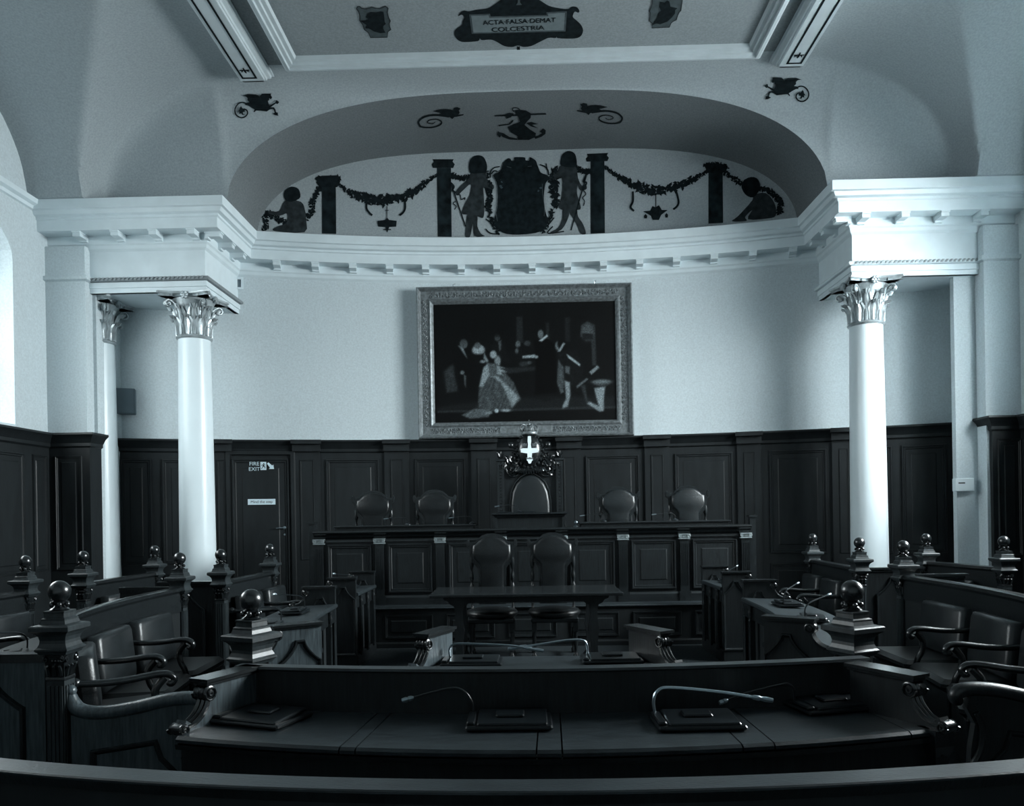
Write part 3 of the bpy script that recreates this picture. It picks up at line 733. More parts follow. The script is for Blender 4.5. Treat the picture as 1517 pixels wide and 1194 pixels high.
flat('painted_urn', [Z5([(665, 632), (700, 628), (712, 605), (728, 612), (745, 600), (760, 625), (790, 625), (757, 650), (745, 676), (713, 676), (704, 655)]), Z5([(668, 655), (677, 645), (686, 655), (684, 668), (670, 668)]), Z5([(776, 650), (784, 640), (792, 650), (790, 664), (778, 664)])] + stroke_pts(Z5([(729, 550), (729, 620)]), 1.2), Lf, mural_dk, MUR)

# creatures on vault and soffit
ZD = lambda L: [(330 + x / 15.17, 120 + y / 15.17) for x, y in L]
def beast(mirror):
    body = [(430, 335), (480, 318), (560, 290), (640, 298), (740, 300), (800, 325), (825, 362), (845, 320), (880, 288), (1090, 280), (1078, 315), (1110, 370), (1090, 405), (1060, 405), (1050, 378), (1040, 440), (1015, 440), (1028, 500), (1050, 550), (1185, 480), (1190, 440), (1215, 430), (1270, 475), (1228, 520), (1195, 505), (1065, 595), (1150, 590), (1185, 640), (1195, 700), (1245, 715), (1235, 740), (1255, 780), (1185, 770), (1120, 735), (1165, 715), (1150, 650), (1125, 625), (1060, 640), (990, 685), (850, 668), (750, 662), (705, 705), (690, 685), (720, 640), (640, 590), (560, 545), (500, 540), (520, 490), (600, 475), (555, 430), (560, 390), (530, 355), (490, 340)]
    tail = smooth([(530, 510), (450, 480), (370, 500), (305, 560), (272, 650), (290, 740), (350, 800), (430, 825), (510, 795), (555, 730), (540, 660), (470, 625)])
    leafb = [(410, 560), (440, 610), (490, 640), (500, 690), (450, 700), (460, 740), (500, 745), (440, 765), (410, 725), (370, 740), (375, 690), (340, 690), (375, 640), (385, 600)]
    f = (lambda L: ZD(L)) if not mirror else (lambda L: [(1546 - u, v - 24) for u, v in ZD(L)])
    return [f(body), f(leafb)] + stroke_pts(f(tail), 1.9)
for mir, lb in ((False, 'painted winged beast with curled tail below the left ceiling beam'), (True, 'painted winged beast with curled tail below the right ceiling beam')):
    p0 = on_vault(1165 if mir else 380, 130 if mir else 155); o = empty('painted_beast', p0); tag(o, lb, 'mural', 'painted beasts on the vault')
    flat('silhouette', beast(mir), lambda u, v: on_vault(u, v) - p0, mural_dk, o)
ZW = lambda L: [(600 + x / 4.46, 130 + y / 4.46) for x, y in L]
def wyvern(mirror):
    body = [(183, 155), (230, 143), (270, 140), (300, 143), (318, 150), (322, 132), (345, 128), (368, 138), (355, 150), (362, 165), (352, 178), (388, 174), (386, 182), (352, 190), (325, 195), (312, 208), (300, 195), (250, 190), (205, 184), (240, 168)]
    tail = smooth([(290, 190), (200, 180), (130, 192), (92, 220), (95, 245), (115, 260), (180, 262), (232, 245), (240, 222), (205, 208), (160, 215), (150, 230), (180, 238), (200, 226)])
    f = (lambda L: ZW(L)) if not mirror else (lambda L: ZW([(1524 - x, y - 27) for x, y in L]))
    return [f(body)] + stroke_pts(f(tail), [3.2 - 2.3 * i / (len(tail) - 1) for i in range(len(tail))])
for mir, lb in ((False, 'painted winged creature with spiral tail on the apse soffit, left of the anchor'), (True, 'painted winged creature with spiral tail on the apse soffit, right of the anchor')):
    p0 = on_soffit(887 if mir else 653, 165 if mir else 172); o = empty('painted_creature', p0); tag(o, lb, 'mural', 'painted creatures on the apse soffit')
    flat('silhouette', wyvern(mir), lambda u, v: on_soffit(u, v) - p0, mural_dk, o)
p0 = on_soffit(771, 185); o = empty('painted_anchor', p0); tag(o, 'painted anchor entwined by a sea beast on the apse soffit', 'mural')
an = [ZW([(590, 182), (640, 178), (720, 176), (930, 166), (934, 178), (830, 182), (720, 188), (592, 190)]), ZW([(615, 285), (640, 310), (625, 330), (610, 310)]), ZW([(610, 290), (650, 300), (690, 325), (740, 335), (745, 345), (690, 342), (645, 325)]),
      ZW([(725, 150), (755, 145), (800, 150), (833, 170), (830, 200), (805, 225), (790, 245), (825, 275), (865, 300), (862, 325), (820, 345), (745, 345), (745, 320), (700, 295), (680, 260), (720, 240), (760, 225), (750, 195), (735, 175)]), ZW([(850, 322), (880, 315), (905, 300), (890, 290), (912, 268), (930, 280), (928, 305), (900, 325), (862, 338)]),
      ZW([(665, 175), (690, 165), (720, 170), (700, 195), (670, 205)]), ZW([(800, 235), (835, 225), (880, 240), (840, 245), (880, 268), (835, 256)])] + stroke_pts(smooth(ZW([(720, 160), (710, 140), (730, 132), (755, 140), (760, 155)])), 1.2) + stroke_pts(smooth(ZW([(620, 250), (660, 245), (690, 240), (715, 215)])), 1.8)
flat('silhouette', an, lambda u, v: on_soffit(u, v) - p0, mural_dk, o)

# ceiling plaque and shields on the flat centre panel
CEI = lambda u, v: on_z(u, v, PZ)
ZP = lambda L: [(660 + x / 6.895, y / 6.895) for x, y in L]
p0 = CEI(770, 40); o = empty('ceiling_plaque', p0); tag(o, 'dark painted scroll plaque with two lines of Latin lettering on the ceiling', 'mural')
pl = ZP(smooth([(700, -60), (640, -45), (560, 0), (500, 45), (430, 85), (320, 100), (240, 115), (190, 108), (150, 130), (130, 165), (165, 150), (190, 175), (175, 215), (165, 255), (110, 295), (88, 335), (105, 385), (145, 420), (200, 430), (330, 420), (350, 395), (375, 410), (460, 405), (520, 425), (600, 470), (680, 480), (740, 465), (800, 480), (880, 468), (960, 430), (1050, 388), (1125, 388), (1135, 372), (1150, 390), (1300, 395), (1375, 375), (1406, 315), (1385, 255), (1335, 205), (1300, 170), (1320, 120), (1355, 130), (1368, 110), (1340, 72), (1290, 68), (1250, 92), (1150, 82), (1060, 60), (1000, 25), (960, 0), (880, -40), (800, -60), (700, -60)], 4)[:-1])
flat('plaque_field', [pl], lambda u, v: CEI(u, v) - p0, mural_dk, o)
flat('plaque_border', [ZP(L) for L in ([(242, 145), (455, 138), (460, 165), (1035, 150), (1030, 122), (1240, 112), (1226, 318), (268, 343)],)], lambda u, v: CEI(u, v) - p0 - Vector((0, 0, .003)), mural_stone, o)
flat('plaque_panel', [ZP(L) for L in ([(262, 155), (440, 150), (448, 178), (1050, 160), (1045, 133), (1220, 126), (1208, 303), (284, 328)],)], lambda u, v: CEI(u, v) - p0 - Vector((0, 0, .006)), mural_pale, o)
a_, c_ = CEI(*ZP([(380, 228)])[0]), CEI(*ZP([(1130, 198)])[0]); mid = (a_ + c_) / 2 - p0
RX = Matrix.Rotation(PI, 4, 'X')
text_obj('lettering', 'ACTA·FALSA·DEMAT', .112, T(mid.x, mid.y, -.009) @ Matrix.Rotation(math.atan2((c_ - a_).y, (c_ - a_).x), 4, 'Z') @ RX, mural_dk, o, sx=(c_ - a_).length / (.112 * 9.3))
a_, c_ = CEI(*ZP([(470, 300)])[0]), CEI(*ZP([(1010, 276)])[0]); mid = (a_ + c_) / 2 - p0
text_obj('lettering', 'COLCESTRIA', .112, T(mid.x, mid.y, -.009) @ Matrix.Rotation(math.atan2((c_ - a_).y, (c_ - a_).x), 4, 'Z') @ RX, mural_dk, o, sx=(c_ - a_).length / (.112 * 5.8))
flat('bell_ornament', [ZP([(730, 470), (745, 480), (760, 470), (762, 510), (775, 530), (720, 530), (730, 510)])], lambda u, v: CEI(u, v) - p0, mural_dk, o)
flat('top_ornament', [ZP([(740, -10), (760, -10), (762, 20), (782, 45), (720, 47), (738, 22)])], lambda u, v: CEI(u, v) - p0 - Vector((0, 0, .006)), mural_stone, o)
ZL = lambda L: [(500 + x / 9.48, y / 9.48) for x, y in L]
ZR = lambda L: [(930 + x / 11.67, y / 11.67) for x, y in L]
for conv, c0, fld, bst, lb in ((ZL, (552, 32), [(265, 120), (285, 85), (310, 85), (340, 112), (400, 125), (440, 115), (480, 95), (530, 112), (590, 120), (635, 105), (670, 82), (712, 112), (700, 170), (715, 240), (742, 292), (725, 330), (732, 370), (750, 410), (705, 445), (700, 520), (462, 525), (435, 455), (375, 410), (355, 345), (312, 285), (315, 220), (295, 160)],
        [(395, 235), (420, 195), (470, 162), (540, 170), (600, 155), (645, 160), (655, 220), (662, 300), (680, 330), (645, 360), (640, 395), (675, 455), (600, 462), (520, 440), (440, 395), (390, 392), (405, 345), (330, 295), (325, 285), (395, 280), (430, 262)], 'painted shield with a dark beast on the ceiling, left of the plaque'),
       (ZR, (985, 12), [(420, -60), (960, -60), (940, 20), (918, 180), (890, 205), (860, 270), (840, 340), (775, 370), (745, 400), (722, 465), (415, 480), (425, 400), (372, 360), (385, 280), (388, 215), (368, 190), (400, 135), (425, 60)],
        [(560, 20), (640, 40), (680, 0), (720, 20), (740, 110), (860, 135), (820, 170), (815, 230), (760, 300), (690, 365), (560, 415), (490, 400), (430, 430), (460, 370), (510, 300), (520, 230), (575, 180), (545, 110)], 'painted shield with a dark ship on the ceiling, right of the plaque')):
    p0 = CEI(*c0); o = empty('ceiling_shield', p0); tag(o, lb, 'mural', 'painted ceiling shields')
    flat('shield_field', [conv(fld)], lambda u, v: CEI(u, v) - p0, mural_stone, o)
    F2 = conv(fld + [fld[0]]); flat('shield_outline', stroke_pts(F2, 1.3), lambda u, v: CEI(u, v) - p0 - Vector((0, 0, .003)), mural_md, o)
    flat('shield_beast', [conv(bst)], lambda u, v: CEI(u, v) - p0 - Vector((0, 0, .004)), mural_dk, o)

# ------------------------------------------------------------------ framed painting over the throne
PW, PH = 3.26, 2.30
pz0 = 2.75; yb = arc_y(1.6) - .03
PT = empty('framed_painting', ((on_y(620, 540, yb).x + on_y(936, 540, yb).x) / 2, yb - .02, pz0)); tag(PT, 'large dark group portrait scene in a wide ornate gilt frame over the throne', 'painting')
FWd = .26
b = MB(); pth = [(-PW / 2, 0), (-PW / 2, PH), (PW / 2, PH), (PW / 2, 0)]
b.sweep([(0, -.02), (0, .13), (.02, .15), (.035, .13), (.045, .10), (.06, .085), (.17, .07), (.185, .085), (.20, .10), (.215, .09), (.235, .055), (.26, .03), (.26, -.02)], pth, True, UPR)
b.build('frame', gilt, PT, 30)
# carved scroll relief on the flat of the frame
b = MB()
def relief(n, p0_, p1_):
    d = Vector((p1_[0] - p0_[0], p1_[1] - p0_[1])); L_ = d.length; d.normalize(); nn = Vector((-d.y, d.x))
    for i in range(n):
        t = (i + .5) / n; c = Vector(p0_) + d * (L_ * t) + nn * (.018 * (1 if i % 2 else -1))
        s0 = 1 if i % 2 else -1
        pts = [(c.x + math.cos(s0 * k * .85 + i) * .030 * (1 - k * .1), -.082, c.y + math.sin(s0 * k * .85 + i) * .030 * (1 - k * .1)) for k in range(7)]
        b.tube(pts, .0085, 4)
        e = c + d * (L_ / n * .5); b.tube([(c.x, -.082, c.y), (e.x, -.086, e.y)], [.008, .011], 4)
m_ = .115
relief(34, (-PW / 2 + .2, m_), (-.42, m_)); relief(34, (.42, m_), (PW / 2 - .2, m_)); relief(66, (-PW / 2 + .2, PH - m_), (PW / 2 - .2, PH - m_)); relief(46, (-PW / 2 + m_, .2), (-PW / 2 + m_, PH - .2)); relief(46, (PW / 2 - m_, .2), (PW / 2 - m_, PH - .2))
o = b.build('carved_scrollwork', gilt, PT, True); o['kind'] = 'stuff'
b = MB(); b.bbox(-.40, .40, -.095, -.06, .06, .175, .008); b.build('title_plate', gilt, PT)
b = MB()
for sx_ in (-1, 1): b.tube([(sx_ * PW * .33, .0, PH - .02), (sx_ * PW * .33, -.02, PH + .06), (sx_ * PW * .33 + .03, -.02, PH + .07)], .008, 5)
b.build('hook', chrome, PT)
# the canvas: a coarse procedural picture held as colour at its vertices (flat print)
CX0, CX1, CZ0, CZ1 = -PW / 2 + .25, PW / 2 - .25, .25, PH - .25
GX, GY = 300, 200
xx, yy = np.meshgrid(np.linspace(218, 1328, GX), np.linspace(935, 205, GY))
img = np.full((GY, GX), .040)
rng = np.random.RandomState(3)
def smst(d, s): return 1 / (1 + np.exp(np.clip(d / (s * .6), -30, 30)))
def ell(cx_, cy_, rx, ry, val, soft=3, al=1.0):
    global img
    d = (np.sqrt(((xx - cx_) / rx) ** 2 + ((yy - cy_) / ry) ** 2) - 1) * min(rx, ry); a = al * smst(d, soft); img = img * (1 - a) + val * a
def pol(pts, val, soft=3, al=1.0, tex=0, ang=0.0):
    global img
    n = len(pts); ins = np.zeros(xx.shape, bool); dist = np.full(xx.shape, 1e9)
    for i in range(n):
        x1, y1 = pts[i]; x2, y2 = pts[(i + 1) % n]
        c = ((y1 > yy) != (y2 > yy)) & (xx < (x2 - x1) * (yy - y1) / ((y2 - y1) or 1e-9) + x1); ins ^= c
        t = np.clip(((xx - x1) * (x2 - x1) + (yy - y1) * (y2 - y1)) / ((x2 - x1) ** 2 + (y2 - y1) ** 2 + 1e-9), 0, 1)
        dist = np.minimum(dist, np.hypot(xx - x1 - t * (x2 - x1), yy - y1 - t * (y2 - y1)))
    a = al * smst(np.where(ins, -dist, dist), soft); v = val
    if tex: v = val * (1 + tex * (.22 * np.sin((xx * math.cos(ang) + yy * math.sin(ang)) / 5.5 + 3.0 * np.sin(yy / 37.0 + xx / 29.0)) + .30 * np.sin(xx / 17.0 + 2 * np.sin(yy / 13.0)) * np.sin(yy / 21.0 + 1.7 * np.sin(xx / 11.0))))
    img = img * (1 - a) + v * a
pol([(725, 290), (762, 290), (765, 450), (725, 450)], .10); pol([(905, 330), (925, 330), (925, 430), (905, 430)], .09); pol([(1022, 300), (1052, 300), (1052, 450), (1022, 450)], .08)
pol([(1115, 420), (1120, 350), (1160, 325), (1205, 350), (1210, 600), (1185, 600), (1180, 440)], .13); ell(1160, 395, 38, 52, .22, 6); pol([(1125, 400), (1195, 405), (1190, 440), (1130, 440)], .08)
pol([(600, 790), (1328, 790), (1328, 860), (230, 860), (230, 840)], .075, 10); pol([(230, 860), (1328, 852), (1328, 866), (230, 874)], .12, 3); pol([(230, 880), (1328, 880), (1328, 935), (230, 935)], .035, 4)
pol([(275, 620), (330, 575), (370, 620), (365, 740), (290, 750)], .14, 6, 1, .3); ell(400, 450, 24, 30, .24); pol([(330, 480), (440, 480), (460, 620), (470, 760), (370, 780), (340, 640)], .035, 8); pol([(366, 460), (395, 472), (420, 540), (405, 520)], .35, 3); ell(388, 628, 12, 12, .32); pol([(398, 640), (412, 650), (408, 720), (400, 700)], .22)
ell(490, 490, 38, 32, .50, 4); ell(485, 462, 18, 20, .26, 3); pol([(455, 515), (520, 515), (530, 600), (470, 680)], .04, 6); ell(515, 562, 16, 9, .42)
ell(607, 412, 18, 24, .30); pol([(565, 460), (640, 450), (690, 570), (600, 560)], .055, 6); pol([(612, 440), (632, 430), (628, 490), (618, 500)], .24)
ell(580, 520, 20, 24, .50); ell(606, 560, 18, 32, .42, 4); pol([(525, 510), (550, 560), (540, 570), (520, 540)], .4)
pol([(520, 600), (545, 570), (600, 580), (640, 620), (700, 690), (745, 800), (690, 850), (560, 870), (480, 840), (490, 720), (505, 650)], .20, 4, 1, .45, .25)
pol([(520, 600), (550, 575), (560, 640), (510, 720), (492, 715)], .50, 4, .9); pol([(560, 650), (600, 650), (690, 740), (735, 790), (690, 850), (655, 760), (620, 690)], .46, 5, .9, .3, .4); pol([(545, 575), (605, 580), (600, 650), (560, 655)], .24, 4)
pol([(600, 590), (640, 600), (690, 622), (685, 630), (625, 632), (640, 650), (600, 640)], .48, 3, .9)
pol([(380, 890), (470, 850), (570, 860), (545, 905), (430, 912)], .26, 5, 1, .5, .8); ell(595, 868, 12, 12, .6); ell(652, 866, 28, 9, .5); ell(545, 880, 20, 8, .42)
ell(732, 460, 15, 20, .28); ell(790, 455, 20, 16, .16); pol([(690, 490), (740, 480), (790, 520), (800, 570), (690, 560)], .045, 6); ell(725, 500, 10, 16, .24); pol([(760, 532), (838, 524), (850, 545), (760, 546)], .50, 3)
pol([(620, 605), (860, 600), (860, 620), (680, 640)], .10, 4); ell(765, 582, 26, 16, .13, 4); ell(800, 575, 14, 10, .2)
pol([(830, 440), (905, 425), (960, 470), (965, 760), (830, 775), (840, 560)], .012, 4); ell(872, 400, 17, 26, .30); pol([(862, 440), (910, 405), (915, 415), (878, 446)], .62, 3); ell(845, 540, 9, 9, .5); ell(850, 792, 36, 9, .05); ell(900, 806, 26, 9, .05)
ell(975, 475, 15, 26, .32); ell(1000, 465, 26, 32, .03, 4); pol([(975, 510), (1010, 455), (1020, 462), (990, 510)], .50, 3); pol([(975, 520), (1090, 500), (1130, 620), (1120, 720), (1000, 720)], .055, 6, 1, .3)
pol([(1030, 528), (1050, 540), (1110, 590), (1108, 602), (1040, 550)], .55, 3); pol([(978, 560), (1010, 610), (1008, 760), (990, 770), (968, 700)], .22, 4, 1, .4); pol([(1020, 600), (1048, 605), (1045, 650), (1020, 640)], .26, 4)
pol([(1015, 690), (1045, 700), (1048, 780), (1030, 850), (1000, 860), (1000, 845), (1022, 800)], .44, 4); pol([(1110, 720), (1140, 720), (1150, 800), (1160, 830), (1145, 830)], .14, 4)
pol([(1165, 640), (1215, 600), (1228, 615), (1180, 655)], .42, 3); pol([(1085, 725), (1150, 675), (1158, 685), (1090, 738)], .28, 3); ell(1240, 705, 55, 20, .22, 4); ell(1240, 700, 45, 8, .36, 4)
pol([(1195, 740), (1262, 730), (1252, 800), (1250, 880), (1225, 885), (1150, 835), (1165, 822), (1220, 850), (1205, 790)], .44, 4); pol([(300, 330), (500, 300), (690, 300), (690, 420), (300, 420)], .035, 20)
img = img * (1 + .18 * rng.randn(GY, GX)); img = np.clip(img, .004, .9)
lin = np.clip(img, 0, 1) ** 1.8 * .95
me = bpy.data.meshes.new('canvas')
X_ = np.linspace(CX0, CX1, GX); Z_ = np.linspace(CZ0, CZ1, GY)
vv = [(x_, -.045, z_) for z_ in Z_ for x_ in X_]
me.from_pydata(vv, [], [(j * GX + i, j * GX + i + 1, (j + 1) * GX + i + 1, (j + 1) * GX + i) for j in range(GY - 1) for i in range(GX - 1)]); me.update()
ca = me.color_attributes.new('paint', 'FLOAT_COLOR', 'POINT')
arr = np.ones((GY * GX, 4), dtype=np.float32); l_ = lin.reshape(-1); arr[:, 0] = l_ * .80; arr[:, 1] = l_ * .96; arr[:, 2] = l_ * 1.02
ca.data.foreach_set('color', arr.reshape(-1))
cm = bpy.data.materials.new('oil_paint'); cm.use_nodes = True; nt = cm.node_tree; at = nt.nodes.new('ShaderNodeAttribute'); at.attribute_name = 'paint'
nt.links.new(at.outputs['Color'], nt.nodes['Principled BSDF'].inputs['Base Color']); nt.nodes['Principled BSDF'].inputs['Roughness'].default_value = .5; nt.nodes['Principled BSDF'].inputs['Specular IOR Level'].default_value = .15
me.materials.append(cm); o = bpy.data.objects.new('canvas', me); COL.objects.link(o); o.parent = PT

# ------------------------------------------------------------------ high-backed chairs
def pillow(b, out, y0, dep, M=None, shr=.86):
    n = len(out); cx_ = sum(p[0] for p in out) / n; cz_ = sum(p[1] for p in out) / n
    rings = [(1, 0), (1, -dep * .55), (.965, -dep * .85), (shr, -dep)]
    vs = []; fs = []
    for k, d in rings: vs += [(cx_ + (x - cx_) * k, y0 + d, cz_ + (z - cz_) * k) for x, z in out]
    for r in range(3): fs += [(r * n + i, r * n + (i + 1) % n, (r + 1) * n + (i + 1) % n, (r + 1) * n + i) for i in range(n)]
    t = tessellate_polygon([[Vector((p[0], p[1], 0)) for p in out]])
    fs += [tuple(3 * n + i for i in x) for x in t] + [tuple(reversed(x)) for x in t]
    b.add(vs, fs, M)
def sym(half): return half + [(-x, z) for x, z in reversed(half) if x > 1e-6]
def high_chair(lth, dz=0.0):
    t = empty('high_back_chair')
    b = MB(); b.bbox(-.26, .26, -.25, .22, .40, .455, .012); b.build('seat_rail', wood_gloss, t, 40)
    b = MB(); b.lathe([(.02, 0), (.30, 0), (.335, .02), (.34, .05), (.32, .075), (.22, .092), (.02, .097)], 20, 0, 0, True, PI / 4, T(0, -.015, .45) @ Matrix.Diagonal((.86, .80, 1, 1))); b.build('seat', leather, t, 60)
    leath = sym([(0, 1.335), (.045, 1.333), (.10, 1.318), (.15, 1.285), (.185, 1.25), (.215, 1.24), (.222, 1.14), (.205, 1.08), (.165, 1.045), (.135, 1.0), (.128, .60)])[0:]
    b = MB(); pillow(b, leath, .20, .055); b.build('backrest', lth, t, 50)
    fr = sym([(0, 1.372), (.05, 1.37), (.11, 1.352), (.155, 1.315), (.185, 1.282), (.24, 1.272), (.275, 1.292), (.292, 1.27), (.288, 1.22), (.256, 1.195), (.252, 1.12), (.24, 1.06), (.20, 1.02), (.165, .975), (.155, .56)])
    b = MB(); b.prism(fr, .195, .235)
    for sx_ in (-1, 1):
        b.lathe([(.030, -.022), (.034, -.015), (.034, .015), (.030, .022)], 10, 0, 0, True, 0, T(sx_ * .272, .212, 1.262) @ Matrix.Rotation(PI / 2, 4, 'X') @ Matrix.Diagonal((.7, 1.3, 1, 1)))
    b.build('back_frame', wood_gloss, t, 40)
    for sx_ in (-1, 1):
        b = MB(T(sx_ * .235, .215, 0)); b.lathe([(.020, .455), (.024, .50), (.016, .52), (.013, .60), (.020, .70), (.024, .78), (.014, .80), (.014, .82), (.024, .85), (.022, .90), (.012, .95), (.018, .98), (.026, 1.0), (.026, 1.06), (.02, 1.12)], 10); b.build('post', wood_gloss, t, 40)
        for yy in (-.21, .19):
            b = MB(T(sx_ * .225, yy, 0)); b.lathe([(.028, 0), (.030, .04), (.018, .06), (.016, .10), (.026, .18), (.018, .26), (.024, .30)], 10); b.box(-.026, .026, -.026, .026, .30, .41); b.build('leg', wood_gloss, t, 40)
    b = MB(); b.box(-.23, .23, -.225, -.195, .16, .20); b.box(-.235, -.215, -.2, .19, .10, .14); b.box(.215, .235, -.2, .19, .10, .14); b.build('stretcher', wood_gloss, t)
    return t
def place(t, x, y, z=0, rz=0, label=None, cat=None, group=None, first=False):
    o = t if first else copy_tree(t)
    o.location = (x, y, z); o.rotation_euler = (0, 0, rz)
    tag(o, label, cat, group); return o
DZ = .56        # floor of the dais
ch = high_chair(leather)
place(ch, on_y(729, 850, 8.9).x, 8.70, 0, 0, 'high-backed dark leather chair at the clerks\' table, left of the pair', 'chair', 'chairs at the clerks\' table', True)
place(ch, on_y(819, 850, 8.9).x, 8.70, 0, 0, 'high-backed dark leather chair at the clerks\' table, right of the pair', 'chair', 'chairs at the clerks\' table')
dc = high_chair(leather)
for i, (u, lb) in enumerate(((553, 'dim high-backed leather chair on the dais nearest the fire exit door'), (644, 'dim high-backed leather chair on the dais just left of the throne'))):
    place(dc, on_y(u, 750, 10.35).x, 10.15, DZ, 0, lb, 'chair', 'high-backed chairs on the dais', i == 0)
dl = high_chair(leather_lt)  # same leather as the left pair; stronger light put into the paler colour
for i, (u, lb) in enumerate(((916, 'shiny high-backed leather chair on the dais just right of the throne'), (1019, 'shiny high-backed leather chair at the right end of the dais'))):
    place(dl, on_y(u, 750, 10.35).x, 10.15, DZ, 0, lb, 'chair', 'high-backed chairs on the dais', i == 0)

# ------------------------------------------------------------------ clerks' table
TX = on_z(779, 879, .80); tw = .97; ty0, ty1 = 7.72, 8.52
t = empty('clerks_table', (TX.x, (ty0 + ty1) / 2, 0)); tag(t, 'long narrow dark oak table standing before the dais', 'table')
hd = (ty1 - ty0) / 2
b = MB(); b.bbox(-tw, tw, -hd, hd, .765, .80, .008); b.build('tabletop', wood_gloss, t)
b = MB(); b.box(-tw + .25, tw - .25, -hd + .12, hd - .12, .70, .765); b.build('apron', wood, t)
for sx_ in (-1, 1):
    br = [(-.16, .765), (.16, .765), (.15, .735), (.11, .72), (.09, .69), (.05, .67), (.035, .60), (.04, .5), (.055, .42), (.035, .30), (.04, .12), (.09, .06), (.10, 0), (-.10, 0), (-.09, .06), (-.04, .12), (-.035, .30), (-.055, .42), (-.04, .5), (-.035, .6), (-.05, .67), (-.09, .69), (-.11, .72), (-.15, .735)]
    for yy in (-hd + .10, hd - .16):
        b = MB(T(sx_ * (tw - .29), yy, 0)); b.prism(br, 0, .05); b.build('leg', wood, t)
    b = MB(); b.box(sx_ * (tw - .29) - .025, sx_ * (tw - .29) + .025, -hd + .12, hd - .12, .14, .20); b.build('stretcher', wood, t)

# ------------------------------------------------------------------ the dais: plinth, panelled front, desks
DXL, DXR = on_y(467, 850, 9.6).x, on_y(1112, 850, 9.6).x; DXM = (DXL + DXR) / 2
t = empty('dais', (DXM, 9.3, 0)); tag(t, 'raised dark oak platform below the back wall', 'platform')
hwD = (DXR - DXL) / 2 + .02
b = MB(); b.box(-hwD, hwD, .04, 1.9, 0, .46); b.box(-hwD + .08, hwD - .08, .38, 1.9, .46, DZ - .002)
b.build('platform', wood_wall, t)
b = MB(); b.sweep([(0, .46), (0, .49), (.03, .49), (.04, .475), (.03, .46)], [(-hwD, .04), (hwD, .04)]); b.box(-hwD, hwD, .03, .37, .462, .49); b.build('step_nosing', wood_top, t)
b = MB(); b.sweep([(0, 0), (0, .07), (.015, .07), (.025, .05), (.025, 0)], [(-hwD, .04), (hwD, .04)]); b.build('skirting', wood, t)
for k in range(7):
    xc = -hwD + .1 + (k + .5) * (2 * hwD - .2) / 7
    panel_piece(.58, .11, .40, .035, .02, T(xc, .04, 0)).build('plinth_panel', wood, t)
yf = 9.60; bd = empty('dais_desk', (DXM, yf, .4905)); tag(bd, 'long panelled oak bench front with fluted pilasters across the dais', 'desk')
z0 = .0; zt = 1.415 - (DZ - .07); HW = (DXR - DXL) / 2
b = MB(); b.box(-HW, HW, 0, .06, 0, zt - .03); b.build('front_board', wood, bd)
b = MB(); b.sweep([(0, zt - .10), (0, zt), (.085, zt), (.09, zt - .02), (.075, zt - .035), (.05, zt - .05), (.035, zt - .08), (.01, zt - .10)], [(-HW, 0), (HW, 0)]); b.box(-HW, HW, -.002, .40, zt - .03, zt); b.build('cap_rail', wood_gloss, bd)
b = MB(); b.sweep([(0, 0), (0, .12), (.015, .115), (.03, .09), (.035, .0)], [(-HW, 0), (HW, 0)]); b.sweep([(0, .9), (0, .93), (.015, .93), (.02, .905)], [(-HW, 0), (HW, 0)], False, T(0, 0, zt - .115 - .93)); b.build('base_moulding', wood_gloss, bd)
NB = 7; pit = 2 * (HW - .06) / NB
flute = MB(); 
flute.box(-.055, .055, -.028, 0, .12, zt - .16)
for q in range(5): flute.box(-.05 + q * .022, -.038 + q * .022, -.036, -.028, .20, zt - .22)
flute.box(-.068, .068, -.048, 0, 0, .10); flute.sweep([(0, .10), (0, .12), (.012, .12), (.012, .10)], [(-.06, 0), (-.06, -.035), (.06, -.035), (.06, 0)][::1])
fm = flute.mesh('pilaster'); fm.materials.append(wood_gloss)
cp = MB(); cp.box(-.07, .07, -.05, 0, zt - .165, zt - .15); cp.box(-.072, .072, -.055, 0, zt - .112, zt - .10)
cp.box(-.05, .05, -.030, 0, zt - .15, zt - .11)
for sx_ in (-1, 1):
    cp.tube([(x_, y_, z_) for x_, y_, z_ in [(sx_ * .05 + .022 * (1 - i / 14 * .8) * math.sin(i * .75) * sx_, -.052, zt - .128 + .020 * (1 - i / 14 * .8) * math.cos(i * .75)) for i in range(15)]], .0065, 5)
for q in (-1, 0, 1): cp.sphere((q * .018, -.045, zt - .135), .010, 6, 4, (1, 1, 1.4))
cm_ = cp.mesh('pilaster_capital', True); cm_.materials.append(carv)
for k in range(NB + 1):
    x_ = -HW + .06 + k * pit
    o = bpy.data.objects.new('pilaster', fm); COL.objects.link(o); o.parent = bd; o.location = (x_, 0, 0)
    c_ = bpy.data.objects.new('pilaster_capital', cm_); COL.objects.link(c_); c_.parent = o
for k in range(NB):
    x_ = -HW + .06 + (k + .5) * pit
    panel_piece(pit - .20, .15, zt - .17, .055, .03, T(x_, 0, 0)).build('panel', wood_end if False else wood, bd)
for sx_ in (-1, 1):
    b = MB(); b.box(sx_ * (HW + .03) - .035, sx_ * (HW + .03) + .035, -.03, .06, 0, zt + .09); b.box(sx_ * (HW + .03) - .05, sx_ * (HW + .03) + .05, -.045, .075, zt + .09, zt + .115)
    b.box(sx_ * (HW + .03) - .02, sx_ * (HW + .03) + .02, .06, 1.1, 0, zt - .05)
    b.build('end_post', wood_gloss, bd)
ZD_ = .4918 + zt
